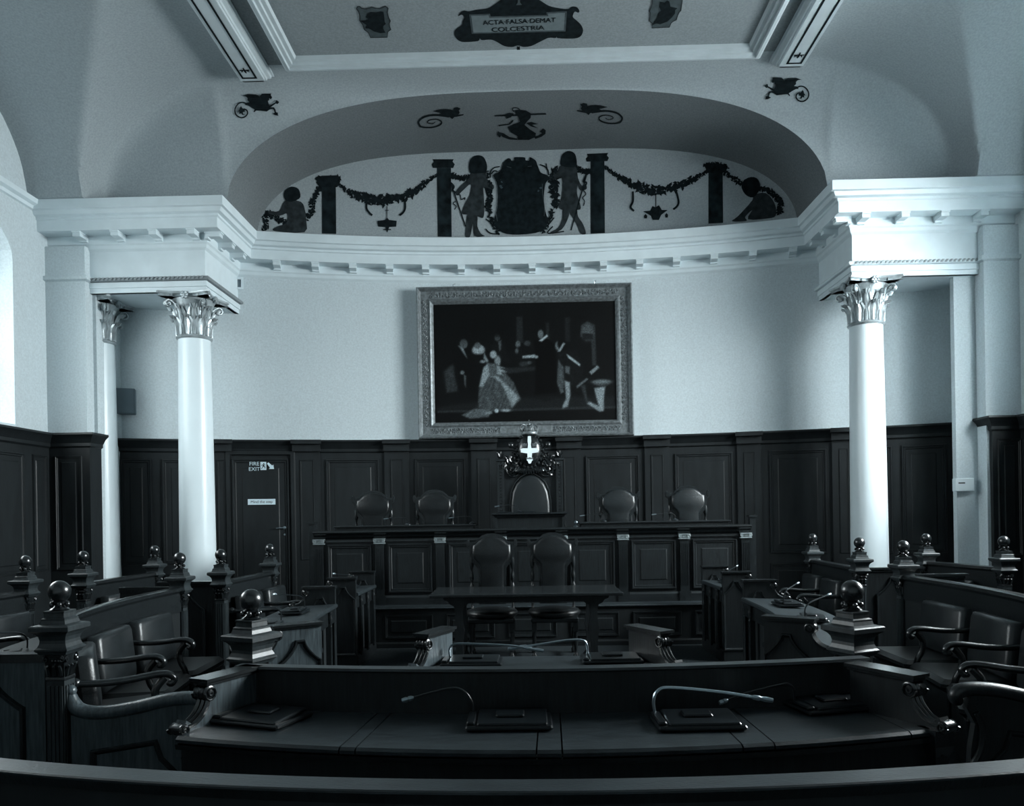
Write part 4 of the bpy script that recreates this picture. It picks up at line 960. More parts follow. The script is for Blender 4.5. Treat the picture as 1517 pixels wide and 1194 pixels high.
for (u0, u1, lb) in ((493, 704, 'low reading board along the left half of the dais top'), (858, 1084, 'low reading board along the right half of the dais top')):
    xa, xb = on_y(u0, 775, 9.7).x, on_y(u1, 775, 9.7).x
    t = empty('reading_board', ((xa + xb) / 2, 9.72, ZD_)); tag(t, lb, 'desk', 'reading boards on the dais'); w = (xb - xa) / 2
    b = MB(); b.bbox(-w, w, 0, .40, .035, .055, .006); b.build('board', wood_h, t); b = MB(); b.box(-w + .03, w - .03, .03, .38, 0, .036); b.build('plinth', wood, t)
xa, xb = on_y(730, 770, 9.62).x, on_y(839, 770, 9.62).x; w = (xb - xa) / 2
t = empty('presiding_desk', ((xa + xb) / 2, 9.64, ZD_)); tag(t, 'raised oak desk box at the middle of the dais before the throne', 'desk')
b = MB(); b.box(-w + .05, w - .05, .03, .42, 0, .17); b.build('body', wood, t); b = MB(); b.sweep([(0, .13), (0, .19), (.06, .19), (.065, .17), (.04, .155), (.02, .13)], [(-w + .05, .42), (-w + .05, .03), (w - .05, .03), (w - .05, .42)][::1]); b.box(-w + .05, w - .05, .03, .42, .165, .19)
b.build('top', wood_gloss, t)
b = MB()
for sx_ in (-1, 1): b.prism([(0, .13), (0, 0), (.02, 0), (.03, .05), (.055, .09), (.06, .13)], 0.0, .03, T(sx_ * (w - .05), .0, 0) @ Matrix.Diagonal((sx_, 1, 1, 1)))
b.build('bracket', wood, t)
b = MB(); b.bbox(-w + .06, w - .36, .05, .35, .192, .205, .004); o = b.build('desk_blotter', black_pl, None, False, (t.location.x, t.location.y, ZD_)); tag(o, 'thin dark blotter lying on the presiding desk', 'blotter')
# small items on the dais
def mini_mic(x, y, z, lb, flip=1):
    t = empty('table_microphone', (x, y, z)); tag(t, lb, 'microphone', 'microphones on the dais')
    b = MB(); b.lathe([(.045, 0), (.045, .012), (.03, .022), (.012, .03)], 12); b.build('foot', black_pl, t, 40)
    b = MB(); b.tube([(0, 0, .025), (0, 0, .07), (-.03 * flip, 0, .095), (-.12 * flip, -.02, .10), (-.24 * flip, -.03, .088)], .004, 5); b.build('gooseneck', black_pl, t, 40)
    b = MB(); b.tube([(-.24 * flip, -.03, .088), (-.27 * flip, -.032, .084), (-.30 * flip, -.034, .08)], [.006, .009, .008], 6); b.build('microphone_head', chrome, t, 40)
for u, v, lb in ((768, 745, 'thin gooseneck microphone on the presiding desk'), (604, 775, 'small gooseneck microphone before the dim dais chairs'), (700, 775, 'small gooseneck microphone at the inner end of the left reading board'), (894, 772, 'small gooseneck microphone at the inner end of the right reading board'), (1000, 770, 'small gooseneck microphone between the shiny dais chairs')):
    p = on_y(u, v, 9.85); mini_mic(p.x, 9.85, ZD_ + (.19 if u == 768 else .055), lb)
p = on_y(853, 775, 9.8); t = empty('desk_bell', (p.x, 9.8, ZD_)); tag(t, 'small shiny metal bell beside the presiding desk', 'bell')
b = MB(); b.lathe([(.035, 0), (.036, .005), (.012, .02), (.01, .03)], 12); b.build('base', chrome, t, 40)
b = MB(); b.sphere((0, 0, .055), .026, 10, 7); b.build('body', chrome, t, 40)

# ------------------------------------------------------------------ throne
ty = 11.15; TXc = on_y(785, 700, ty).x; zt0 = DZ
def TZ(v): return 1.6 + (760.4 - v) * ty / F - zt0
t = empty('throne', (TXc, ty, zt0)); tag(t, 'tall carved throne with leather back, white-crossed shield and crown on top', 'throne')
hw_ = 47.5 * ty / F
b = MB(); b.prism([(-hw_ + .06, .3), (hw_ - .06, .3), (hw_ - .06, TZ(680)), (.2, TZ(672)), (-.2, TZ(672)), (-hw_ + .06, TZ(680))], 0, .06); b.build('back_board', wood, t)
for sx_ in (-1, 1):
    b = MB(T(sx_ * (hw_ - .04), 0, 0)); b.box(-.05, .05, -.045, .07, 0, TZ(684)); 
    for q in (-1, 1): b.box(q * .035 - .008, q * .035 + .008, -.058, -.045, .5, TZ(688))
    for q in range(26): b.sphere((0, -.050, TZ(690) - .045 * q), .013, 6, 4)
    b.square([(.055, TZ(684)), (.065, TZ(684) + .01), (.065, TZ(684) + .03), (.055, TZ(684) + .04)]); 
    b.build('side_post', wood_gloss, t, 40)
    b = MB(T(sx_ * (hw_ - .04), 0, TZ(684) + .04))
    b.sphere((0, 0, .05), .05, 10, 6); 
    for q in range(5): b.tube([(.0, -.03, .02), (.03 * math.cos(q * 1.25), -.05, .05 + .02 * math.sin(q)), (.055 * math.cos(q * 1.25), -.055, .075 + .03 * math.sin(q * 1.25))], [.016, .013, .008], 5)
    b.build('finial', wood_gloss, t, 40)
al = sym([(0, TZ(704)), (.06, TZ(705)), (.13, TZ(709)), (.20, TZ(717)), (.25, TZ(729)), (.275, TZ(745)), (.28, TZ(770)), (.28, .5)])
b = MB(); pillow(b, al, .0, .06); b.build('leather_panel', leather_lt, t, 50)
ar = [(x_ * 1.06, z_ + .02) for x_, z_ in al if z_ > .6]
b = MB(); b.tube([(x_, -.01, z_) for x_, z_ in sorted(ar)], .016, 6); b.build('arch_moulding', wood_gloss, t, 40)
# carved crest of scrolls
b = MB(); rnd = random.Random(5)
for sx_ in (-1, 1):
    for i in range(34):
        a = rnd.uniform(0, 1); cx_ = sx_ * (.09 + .32 * a); top = TZ(668) + .0 - .10 * a; bot = TZ(700) - .05 * a
        cz_ = rnd.uniform(bot, top); s0 = rnd.choice((-1, 1)); r0 = rnd.uniform(.025, .05); st_ = rnd.uniform(0, 6)
        b.tube([(cx_ + r0 * (1 - k / 9) * math.cos(st_ + s0 * k * .8), -.03 - .02 * math.sin(k), cz_ + r0 * (1 - k / 9) * math.sin(st_ + s0 * k * .8)) for k in range(9)], [.012, .013, .013, .012, .012, .011, .01, .01, .014], 5)
    b.tube(smooth([(sx_ * .12, -.03, TZ(700)), (sx_ * .2, -.04, TZ(706)), (sx_ * .30, -.03, TZ(704)), (sx_ * .35, -.03, TZ(690)), (sx_ * .33, -.03, TZ(682))], 3), .016, 6)
for i in range(14):
    a = i / 13 * 2 - 1; b.tube([(a * .20, -.05, TZ(697) + .03 * abs(a)), (a * .22, -.085, TZ(699)), (a * .24, -.08, TZ(703) + .03 * abs(a))], [.02, .024, .012], 6)
for i in range(22):
    a = 2 * PI * i / 22; b.sphere((.185 * math.cos(a), -.06, TZ(668) + .245 * math.sin(a)), .024, 6, 4, (1, .8, 1.2))
for sx_ in (-1, 1): b.sphere((sx_ * .265, -.04, TZ(660)), .045, 8, 6); b.tube([(sx_ * .17, -.03, TZ(668)), (sx_ * .24, -.04, TZ(662))], .02, 6)
o = b.build('carved_crest', wood_gloss, t, 50)
sh = MB(); prof = [(.0005, -.055), (.06, -.052), (.12, -.035), (.165, .0), (.17, .02)]
sh.lathe([(r_, z_) for r_, z_ in prof], 28, 0, 0, True, 0, T(0, -.075, TZ(668)) @ Matrix(((1, 0, 0, 0), (0, 0, 1, 0), (0, 1, 0, 0), (0, 0, 0, 1))) @ Matrix.Diagonal((1, 1.35, 1, 1)))
sh_o = sh.build('shield', wood_gloss, t, 50)
YS = -.135
cr = [(-.022, TZ(648)), (.022, TZ(648)), (.026, TZ(655)), (.020, TZ(660)), (.026, TZ(665.5)), (.10, TZ(665.5)), (.125, TZ(666.5)), (.122, TZ(671.5)), (.07, TZ(672.5)), (.034, TZ(673)), (.030, TZ(679)), (.045, TZ(683)), (.032, TZ(684)), (.015, TZ(688)), (-.015, TZ(688)), (-.030, TZ(684)), (-.045, TZ(683)), (-.03, TZ(679)), (-.034, TZ(673)), (-.07, TZ(672.5)), (-.122, TZ(671.5)), (-.125, TZ(666.5)), (-.10, TZ(665.5)), (-.026, TZ(665.5)), (-.020, TZ(660)), (-.026, TZ(655))]
b = MB(); b.prism(cr, YS, YS + .02); b.box(-.125, .125, YS + .01, YS + .05, TZ(671.5), TZ(666.5)); b.build('white_cross', ivory, sh_o)
for sx_ in (-1, 1):
    b = MB(T(sx_ * .072, YS + .004, TZ(660.5))); b.prism([(-.032, -.022), (.032, -.022), (.034, -.008), (-.034, -.008)], 0, .02); b.prism([(-.034, .0), (.034, .0), (.04, .024), (.02, .012), (0, .026), (-.02, .012), (-.04, .024)], 0, .02); b.build('small_crown', gilt, sh_o)
b = MB(T(0, YS, TZ(681))); b.prism([(-.045, -.005), (.045, -.005), (.05, .022), (.026, .01), (0, .024), (-.026, .01), (-.05, .022)], -.006, .006); b.build('small_crown', gilt, sh_o)
b = MB(T(0, -.03, TZ(645))); b.lathe([(.115, 0), (.12, .01), (.12, .035), (.112, .045)], 20)
for q in range(8):
    a = q * PI / 4 + PI / 8; b.tube([(.115 * math.cos(a), .115 * math.sin(a), .04), (.135 * math.cos(a), .135 * math.sin(a), .10), (.10 * math.cos(a), .10 * math.sin(a), .145), (.02 * math.cos(a), .02 * math.sin(a), .125)], [.014, .013, .012, .010], 5)
    b.sphere((.122 * math.cos(a + .39), .122 * math.sin(a + .39), .065), .016, 6, 4)
b.sphere((0, 0, .15), .022, 8, 5); b.box(-.006, .006, -.006, .006, .165, .215); b.box(-.018, .018, -.006, .006, .185, .197); b.sphere((0, 0, .06), .09, 10, 6)
b.build('crown', gilt, t, 50)
b = MB(); b.bbox(-.36, .36, -.56, .0, .40, .50, .02); b.build('seat', leather, t, 40)
for sx_ in (-1, 1):
    b = MB(); b.tube(smooth([(sx_ * .38, .0, .72), (sx_ * .38, -.25, .70), (sx_ * .38, -.50, .71), (sx_ * .38, -.56, .66)], 4), .035, 8); b.box(sx_ * .38 - .03, sx_ * .38 + .03, -.54, -.48, .4, .68); b.build('armrest', wood_gloss, t, 40)
    for yy in (-.54, -.06): b = MB(); b.box(sx_ * .34 - .03, sx_ * .34 + .03, yy, yy + .06, 0, .42); b.build('leg', wood_gloss, t)

# ------------------------------------------------------------------ newel posts with ball finials
def KW(b, k): b.v = [(x_ * k, y_ * k, z_) for x_, y_, z_ in b.v]
def newel():
    t = empty('newel_post')
    b = MB(); b.square([(.058, 0), (.058, .80)])
    b.square([(.075, 0), (.075, .10), (.066, .12), (.058, .13)])
    for s_ in range(4):
        for q in (-1.5, -.5, .5, 1.5): b.box(q * .026 - .008, q * .026 + .008, -.066, -.057, .16, .77, Matrix.Rotation(s_ * PI / 2, 4, 'Z'))
    KW(b, .78); b.build('shaft', post_oak, t)
    b = MB(); b.square([(.064, .795), (.066, .81), (.060, .815)]); b.square([(.058, .80), (.062, .86), (.075, .925)])
    for s_ in range(4):
        R_ = Matrix.Rotation(s_ * PI / 2, 4, 'Z')
        for q in (-1, 0, 1):
            b.tube([(q * .038, -.058, .82), (q * .04, -.068, .85), (q * .042, -.085, .872)], [.015, .014, .008], 5, R_)
            b.sphere((q * .022 + .01, -.068, .895), .012, 6, 4, (1, 1, 1), ) if s_ == 0 else None
        for sx_ in (-1, 1):
            b.tube([(sx_ * .055 + sx_ * .018 * (1 - i / 10 * .8) * math.sin(i * .8), -.078, .905 + .018 * (1 - i / 10 * .8) * math.cos(i * .8)) for i in range(11)], .006, 5, R_)
    KW(b, .74); b.build('capital', wood_gloss, t, 50)
    b = MB(); b.square([(.070, .925), (.092, .93), (.10, .942), (.112, .95), (.112, .958), (.100, .966), (.090, .985), (.088, 1.0), (.094, 1.02), (.108, 1.035), (.125, 1.045), (.135, 1.05), (.135, 1.07), (.128, 1.076), (.090, 1.082), (.082, 1.10), (.082, 1.108), (.070, 1.114), (.068, 1.135), (.072, 1.138), (.072, 1.146)])
    KW(b, .74); b.build('moulded_cap', post_oak, t)
    b = MB(); b.lathe([(.042, 1.146), (.046, 1.152), (.030, 1.162), (.024, 1.172), (.036, 1.182), (.040, 1.188), (.030, 1.192)], 20)
    for q in range(6): b.sphere((.040 * math.cos(q * PI / 3), .040 * math.sin(q * PI / 3), 1.176), .013, 6, 4, (1, 1, 1.2))
    b.sphere((0, 0, 1.240), .0535, 24, 16, (1, 1, 1.06)); b.build('ball_finial', wood_gloss, t, 60)
    return t
NP = newel()
posts = [
 ('n372', 372, 889.5, 'ball-topped oak post at the left end of the nearest curved desk', -.42),
 ('n88', 88, 876.4, 'large ball-topped fluted oak post at the far left in the foreground', 0),
 ('n1262', 1262, 876.5, 'ball-topped oak post at the right end of the nearest curved desk', .45),
 ('n266', 266, 827.5, 'ball-topped post at the far end of the left inner bench, before the white column', 0),
 ('n123', 123, 824.4, 'ball-topped post in front of the left pilaster, on the outer bench', 0),
 ('n228', 229, 815.0, 'small ball-topped post left of the white left column', 0),
 ('n327', 327, 822.0, 'ball-topped post against the right edge of the left column', 0),
 ('n400', 400, 813.0, 'small ball-topped post in front of the fire exit door', 0),
 ('n37', 37.5, 832.0, 'ball-topped post at the far left edge on the outer bench', 0),
 ('n1203', 1203.5, 797.0, 'small ball-topped post left of the right column', 0),
 ('n1272', 1273, 804.0, 'ball-topped post overlapping the left edge of the right column', 0),
 ('n1338', 1338, 809.5, 'ball-topped post just right of the right column', 0),
 ('n1372', 1372, 797.5, 'small ball-topped post between the right column and the thermostat pilaster', 0),
 ('n1487', 1487, 802.0, 'ball-topped post near the right edge of the picture', 0)]
PP = {}
for i, (k, u, v, lb, rz) in enumerate(posts):
    near = k in ('n372', 'n1262'); p = on_z(u, v, 1.20 if near else 1.24)
    PP[k] = Vector((p.x, p.y, 0))
    place(NP, p.x, p.y, 0, rz, lb, 'post', 'ball-topped newel posts', i == 0).scale = (1, 1, .968 if near else 1)
XM = .105     # axis of the horseshoe
def mir(p): return Vector((2 * XM - p[0], p[1], 0))
PP['nR'] = Vector((2.86, 3.9, 0))
place(NP, 2.86, 3.9, 0, -.25, 'ball-topped oak post just outside the right edge of the picture', 'post', 'ball-topped newel posts')

# ------------------------------------------------------------------ bench backs with rails, outer desks, row seats
def sw(b, prof, path, sg, **k): b.sweep([(o_ * sg, z_) for o_, z_ in prof], path, **k)
def bench_back(name, pts, sg, label, shelf=True, seg=5, zc=.985):
    """pts run away from the camera; sg=+1: seats on the right of travel"""
    P = smooth([(p[0], p[1]) for p in pts], seg) if len(pts) > 2 else [(p[0], p[1]) for p in pts]
    o = empty(name, (P[0][0], P[0][1], 0)); tag(o, label, 'bench', 'curved bench backs'); I = Vector((P[0][0], P[0][1]))
    P = [(x_ - I.x, y_ - I.y) for x_, y_ in P]
    b = MB(); sw(b, [(-.02, 0), (-.02, zc - .03), (.02, zc - .03), (.02, 0)], P, sg); b.build('back_board', wood_wall, o, 30)
    b = MB(); sw(b, [(-.055, zc - .03), (-.05, zc - .005), (-.03, zc), (.03, zc), (.05, zc - .005), (.055, zc - .03), (.045, zc - .04), (.03, zc - .055), (-.03, zc - .055), (-.045, zc - .04)], P, sg); b.build('top_rail', wood_gloss, o, 30)
    b = MB(); sw(b, [(.02, zc - .22), (.032, zc - .22), (.032, zc - .05), (.02, zc - .05)], P, sg); b.build('frieze_board', wood_h, o, 30)
    return o
L1 = [PP['n88'], (-2.74, 4.45), (-2.98, 4.95), (-3.10, 5.5), (-3.16, 6.3), PP['n266']]
L2 = [(-4.15, 4.4), (-4.42, 5.2), (-4.50, 6.1), PP['n37']]
R1 = [PP['nR'], (3.12, 4.45), (3.30, 4.95), (3.42, 5.6), (3.45, 6.3), PP['n1338']]
R2 = [(4.55, 5.2), (4.66, 6.3), (4.70, 7.0), PP['n1487']]
bench_back('curved_bench', L1, 1, 'curved oak bench back of the left inner row beside the two nearest leather seats')
bench_back('curved_bench', L2, 1, 'oak bench back of the left outer row, running out of the picture')
bench_back('short_bench', [PP['n327'], PP['n400']], 1, 'short oak bench back running from the left column to the fire exit door')
bench_back('short_bench', [PP['n123'], PP['n228']], 1, 'short oak bench back running behind the left column')
bench_back('curved_bench', R1, -1, 'curved oak bench back of the right inner row, running out of the picture')
bench_back('short_bench', [PP['n1272'], PP['n1203']], -1, 'short oak bench back left of the right column')
bench_back('short_bench', [PP['n1487'], PP['n1372']], -1, 'oak bench back between the two posts beside the thermostat pilaster')
# desks of the outer row, fixed behind the inner bench backs
def rear_desk(pts, sg, label, first=0, last=None):
    first = first * 2
    P = smooth([(p[0], p[1]) for p in pts], 5)[first:] if len(pts) > 2 else [(p[0], p[1]) for p in pts]
    o = empty('rear_desk', (P[0][0], P[0][1], 0)); tag(o, label, 'desk', 'desks fixed behind the inner benches'); I = P[0]
    P = [(x_ - I[0], y_ - I[1]) for x_, y_ in P]
    b = MB(); sw(b, [(-.025, .75), (-.025, .785), (-.44, .765), (-.45, .755), (-.45, .73), (-.40, .73)], P, sg); b.build('desk_top', wood_top, o, 30)
    b = MB(); sw(b, [(-.06, 0), (-.06, .73), (-.09, .73), (-.09, 0)], P, sg); b.build('modesty_board', wood_wall, o, 30)
rear_desk(L1, 1, 'sloping desk top behind the left inner bench', 1)
rear_desk(R1, -1, 'sloping desk top behind the right inner bench', 1)
rear_desk([PP['n327'] + Vector((0, .1, 0)), PP['n400']], 1, 'desk top behind the short bench by the fire exit door')
rear_desk([PP['n1272'] + Vector((0, .1, 0)), PP['n1203']], -1, 'desk top behind the short bench left of the right column')
def end_screen(p, w, sg, label, zt_=.985, rz=0):
    o = empty('end_screen', (p[0] + sg * .05, p[1], 0), rz); tag(o, label, 'screen', 'ogee-panelled end screens')
    x0, x1 = sorted((0, sg * w)); b = MB(); b.box(x0, x1, -.02, .025, 0, zt_ - .02); b.build('board', wood_end if zt_ < .95 else wood, o)
    b = MB(); b.box(min(x0, x1) - .0, max(x0, x1) + .03, -.04, .045, zt_ - .02, zt_); b.box(x0, x1, -.03, .035, zt_ - .045, zt_ - .02); b.build('cap', wood_gloss, o)
    ogee_piece(w - .20, .12, zt_ - .10, T((x0 + x1) / 2, -.02, 0), .035, .022).build('ogee_moulding', wood_gloss, o)
    b = MB(); b.box(x0, x1, -.045, -.02, 0, .09); b.build('skirting', wood, o)
    return o
end_screen(PP['n88'] + Vector((-.02, 0, 0)), .62, -1, 'ogee-panelled oak end screen at the lower left corner, beside the large fluted post', .93, .0)
end_screen(PP['n327'], .58, -1, 'dark ogee-panelled end screen in front of the left column foot')
end_screen(PP['n266'] + Vector((0, .02, 0)), .5, -1, 'dark end screen at the far end of the left inner bench')
end_screen(PP['n1272'], .56, 1, 'dark ogee-panelled end screen in front of the right column foot')
end_screen(PP['n1338'] + Vector((0, .02, 0)), .5, 1, 'dark end screen beside the ball post right of the right column')

# row seats: local frame faces -Y
def bench_seat(lth):
    t = empty('bench_seat')
    b = MB(); b.bbox(-.325, .325, -.44, .0, 0.05, .36, .01); b.build('base', wood, t)
    b = MB(); b.bbox(-.325, .325, -.47, .02, .36, .445, .03); b.build('seat', leather, t, 40)
    b = MB(); Mb = T(0, -.0, .44) @ Matrix.Rotation(-.10, 4, 'X')
    pillow(b, [(-.30, 0), (-.315, .05), (-.31, .36), (-.29, .385), (.29, .385), (.31, .36), (.315, .05), (.30, 0)], .0, .085, Mb, .90); b.build('backrest', lth, t, 50)
    b = MB(); b.box(-.25, -.16, .0, .05, .44, .78); b.box(.16, .25, .0, .05, .44, .78); b.build('back_bracket', wood, t)
    a = MB(); pth = smooth([(.36, .06, .685), (.36, -.08, .672), (.36, -.22, .675), (.36, -.36, .69), (.36, -.43, .685), (.36, -.462, .655), (.36, -.445, .63), (.36, -.425, .64)], 4)
    a.tube(pth, [.026] * (len(pth) - 6) + [.028, .028, .027, .025, .022, .018], 10, None, .8); a.sphere((.36, .05, .685), .032, 8, 6)
    a.tube(smooth([(.36, -.41, .665), (.36, -.36, .60), (.36, -.37, .52), (.36, -.40, .46), (.36, -.42, .36)], 4), [.022] * 17, 8); a.build('armrest', wood_gloss, t, 50)
    return t
BS = bench_seat(leather_lt); used = [False]
def seat_on(path, d, sg, label, lth=None, sx=1.0):
    # place at arclength d along the back line, offset to the seat side
    P = smooth([(p[0], p[1]) for p in path], 8) if len(path) > 2 else [(p[0], p[1]) for p in path]
    P = list(P); L_ = 0
    for i in range(len(P) - 1):
        a, c = Vector(P[i]), Vector(P[i + 1]); l = (c - a).length
        if L_ + l >= d:
            q = a + (c - a) * ((d - L_) / l); tdir = (c - a).normalized(); break
        L_ += l
    else: q = Vector(P[-1]); tdir = (Vector(P[-1]) - Vector(P[-2])).normalized()
    n = Vector((tdir.y, -tdir.x)) * sg; q = q + n * (.15 if len(path) > 2 else .12)
    rz = math.atan2(n.y, n.x) + PI / 2
    o = place(BS, q.x, q.y, 0, rz, label, 'seat', 'leather seats along the benches', not used[0]); used[0] = True; o.scale = (sx if len(path) > 2 else .84, 1, 1)
    if sg > 0:
        for c in o.children:
            if c.name.startswith('armrest'): c.location.x = -.72
    else:
        for c in o.children:
            if c.name.startswith('armrest'): c.location.x = 0
    return o
# left inner row: arms on the camera side
seat_on(L1, .80, 1, 'leather seat on the left inner bench nearest the large fluted post')
seat_on(L1, 1.64, 1, 'leather seat on the left inner bench, second beyond the large fluted post')
seat_on(L1, 2.40, 1, 'leather seat on the left inner bench, third beyond the large fluted post')
seat_on(L1, 3.02, 1, 'leather seat at the far end of the left inner bench by its end post') if False else None
seat_on([PP['n327'], PP['n400']], .38, 1, 'leather seat on the short bench by the left column, nearer one')
seat_on([PP['n327'], PP['n400']], 1.05, 1, 'leather seat on the short bench by the left column, farther one')
seat_on([PP['n123'], PP['n228']], .40, 1, 'leather seat between the two outer posts at left, nearer one')
seat_on([PP['n123'], PP['n228']], 1.05, 1, 'leather seat between the two outer posts at left, farther one')
seat_on(L2, 2.0, 1, 'leather seat on the left outer bench by the ball post at the edge')
seat_on(R1, .80, -1, 'dark leather seat on the right inner bench nearest the picture\'s right edge')
seat_on(R1, 1.64, -1, 'dark leather seat on the right inner bench, middle of three')
seat_on(R1, 2.40, -1, 'dark leather seat on the right inner bench nearest the right column')
seat_on([PP['n1272'], PP['n1203']], .45, -1, 'dark leather seat on the short bench left of the right column, nearer one')
seat_on([PP['n1272'], PP['n1203']], 1.10, -1, 'dark leather seat on the short bench left of the right column, farther one')
seat_on([PP['n1487'], PP['n1372']], .55, -1, 'dark leather seat between the two outer posts at right')

# near end arm panels of the inner rows
def end_arm(p, sg, label, mt):
    o = empty('end_arm_panel', (p[0], p[1], 0)); tag(o, label, 'bench end', 'bench ends with curved arms')
    L_ = .74
    b = MB(); out = [(.06, 0), (.06, .615), (.2, .60), (.38, .625), (.55, .66), (.68, .67), (.70, .60), (.66, .52), (.68, .40), (.70, 0)]
    b.prism([(sg * x_, z_) for x_, z_ in out], -.02, .02); b.build('panel', mt, o)
    pth = smooth([(sg * .05, 0, .72), (sg * .065, 0, .665), (sg * .11, 0, .632), (sg * .22, 0, .622), (sg * .38, 0, .645), (sg * .55, 0, .682), (sg * .68, 0, .690), (sg * .735, 0, .67), (sg * .74, 0, .64), (sg * .715, 0, .63)], 4)
    b = MB(); b.tube(pth, [.022, .026, .03, .034] + [.036] * (len(pth) - 10) + [.034, .032, .03, .028, .024, .02], 10, None, 1.1); b.sphere((sg * .05, 0, .735), .03, 8, 6); b.build('arm_rail', mt, o, 50)
    b = MB(); b.sweep([(0, 0), (.004, .018), (.014, .018), (.02, .008), (.03, 0)], [(sg * x_, z_) for x_, z_ in ([(.16, .06), (.16, .44), (.50, .49), (.53, .40), (.60, .33), (.62, .06)][::1 if sg > 0 else -1])], True, T(0, -.02, 0) @ UPR); b.build('moulding', wood_gloss, o)
    b = MB(); b.tube(smooth([(sg * .66, -.03, .58), (sg * .63, -.03, .50), (sg * .64, -.03, .40), (sg * .69, -.03, .30)], 4), .016, 6); b.build('scroll_support', wood_gloss, o, 50)
end_arm(PP['n88'], 1, 'oak bench end with wavy arm running from the fluted post to the near desk', wood_end)
end_arm(PP['nR'], -1, 'dark bench end with wavy arm at the lower right edge', wood)

# ------------------------------------------------------------------ desks with scrolled cheeks
def cheek_mesh(ogee=False, L_=.42, z0=0.0, zt_=.95, zs=.76, th=.026):
    b = MB()
    out = [(-.01, z0), (-.01, zt_ - .022), (.24, zt_ - .022), (.265, zt_ - .045), (.262, zt_ - .075), (.272, zt_ - .11), (.30, zt_ - .145), (.345, zt_ - .17), (L_ - .04, zs + .045), (L_ - .02, zs + .0), (L_ - .03, zs - .03), (L_ - .03, z0)]
    b.prism(out, -th, th)
    return b
def cheek_cap(L_=.42, zt_=.95, zs=.76, th=.026):
    c = MB(); c.sweep([(0, zt_ - .022), (0, zt_), (-.04, zt_), (-.04, zt_ - .022)], [(-.02, -th - .022), (.29, -th - .022), (.29, th + .022), (-.02, th + .022)], True) if False else None
    c.box(-.02, .295, -th - .024, th + .024, zt_ - .014, zt_); c.box(-.015, .285, -th - .012, th + .012, zt_ - .028, zt_ - .014)
    return c
def cheek_scroll(L_=.42, zt_=.95, zs=.76, th=.026):
    s = MB()
    RX_ = Matrix.Rotation(PI / 2, 4, 'X')
    for (x_, z_, r_) in ((.262, zt_ - .060, .034), (L_ - .025, zs + .012, .024)):
        M_ = T(x_, 0, z_) @ RX_
        e = th + .008
        s.lathe([(r_ * .8, -e), (r_, -e + .006), (r_ * .86, -e + .016), (r_, -e + .024), (r_ * .86, 0), (r_, e - .024), (r_ * .86, e - .016), (r_, e - .006), (r_ * .8, e)], 14, 0, 0, True, 0, M_)
        for sy in (-1, 1):
            s.tube([(x_ + r_ * (1 - i / 16 * .85) * math.cos(-.6 * i), sy * (e + .002), z_ + r_ * (1 - i / 16 * .85) * math.sin(-.6 * i)) for i in range(17)], .0045, 5)
    pth = smooth([(.262, 0, zt_ - .09), (.272, 0, zt_ - .115), (.298, 0, zt_ - .147), (.335, 0, zt_ - .168), (L_ - .045, 0, zs + .015)], 4)
    for dy in (-th, 0, th): s.tube([(x_ + .006, dy * .9, z_) for x_, y_, z_ in pth], .011, 6)
    return s
def cheek(parent, p, ang, ogee=False, full=True, mt=None, zt_=.95, zs=.76):
    """p: centre-side point; ang: direction towards the sitter"""
    o = empty('scrolled_end'); o.parent = parent; I = parent.location
    o.location = (p[0] - I.x, p[1] - I.y, 0); o.rotation_euler = (0, 0, ang)
    return_parts = []
    M_ = T(p[0] - I.x, p[1] - I.y, 0, ang)
    bpy.data.objects.remove(o)
    b = cheek_mesh(z0=0 if full else .66, zt_=zt_, zs=zs); b.M = M_; b2 = MB(M_); b2.add(b.v, b.f); s_ = b2.build('end_cheek', mt or wood, parent)
    b = cheek_cap(zt_=zt_, zs=zs); b2 = MB(M_); b2.add(b.v, b.f); b2.build('cheek_cap', wood_gloss, s_)
    b = cheek_scroll(zt_=zt_, zs=zs); b2 = MB(M_); b2.add(b.v, b.f); b2.build('scroll', wood_gloss, s_, 50)
    if ogee:
        for sy in (1, -1):
            b = ogee_piece(.27, .12, zt_ - .10, M_ @ T(.125, -.026, 0) if sy > 0 else M_ @ T(.125, .026, 0, PI), .025, .016, .13); b.build('ogee_moulding', wood_gloss, s_)
    return s_

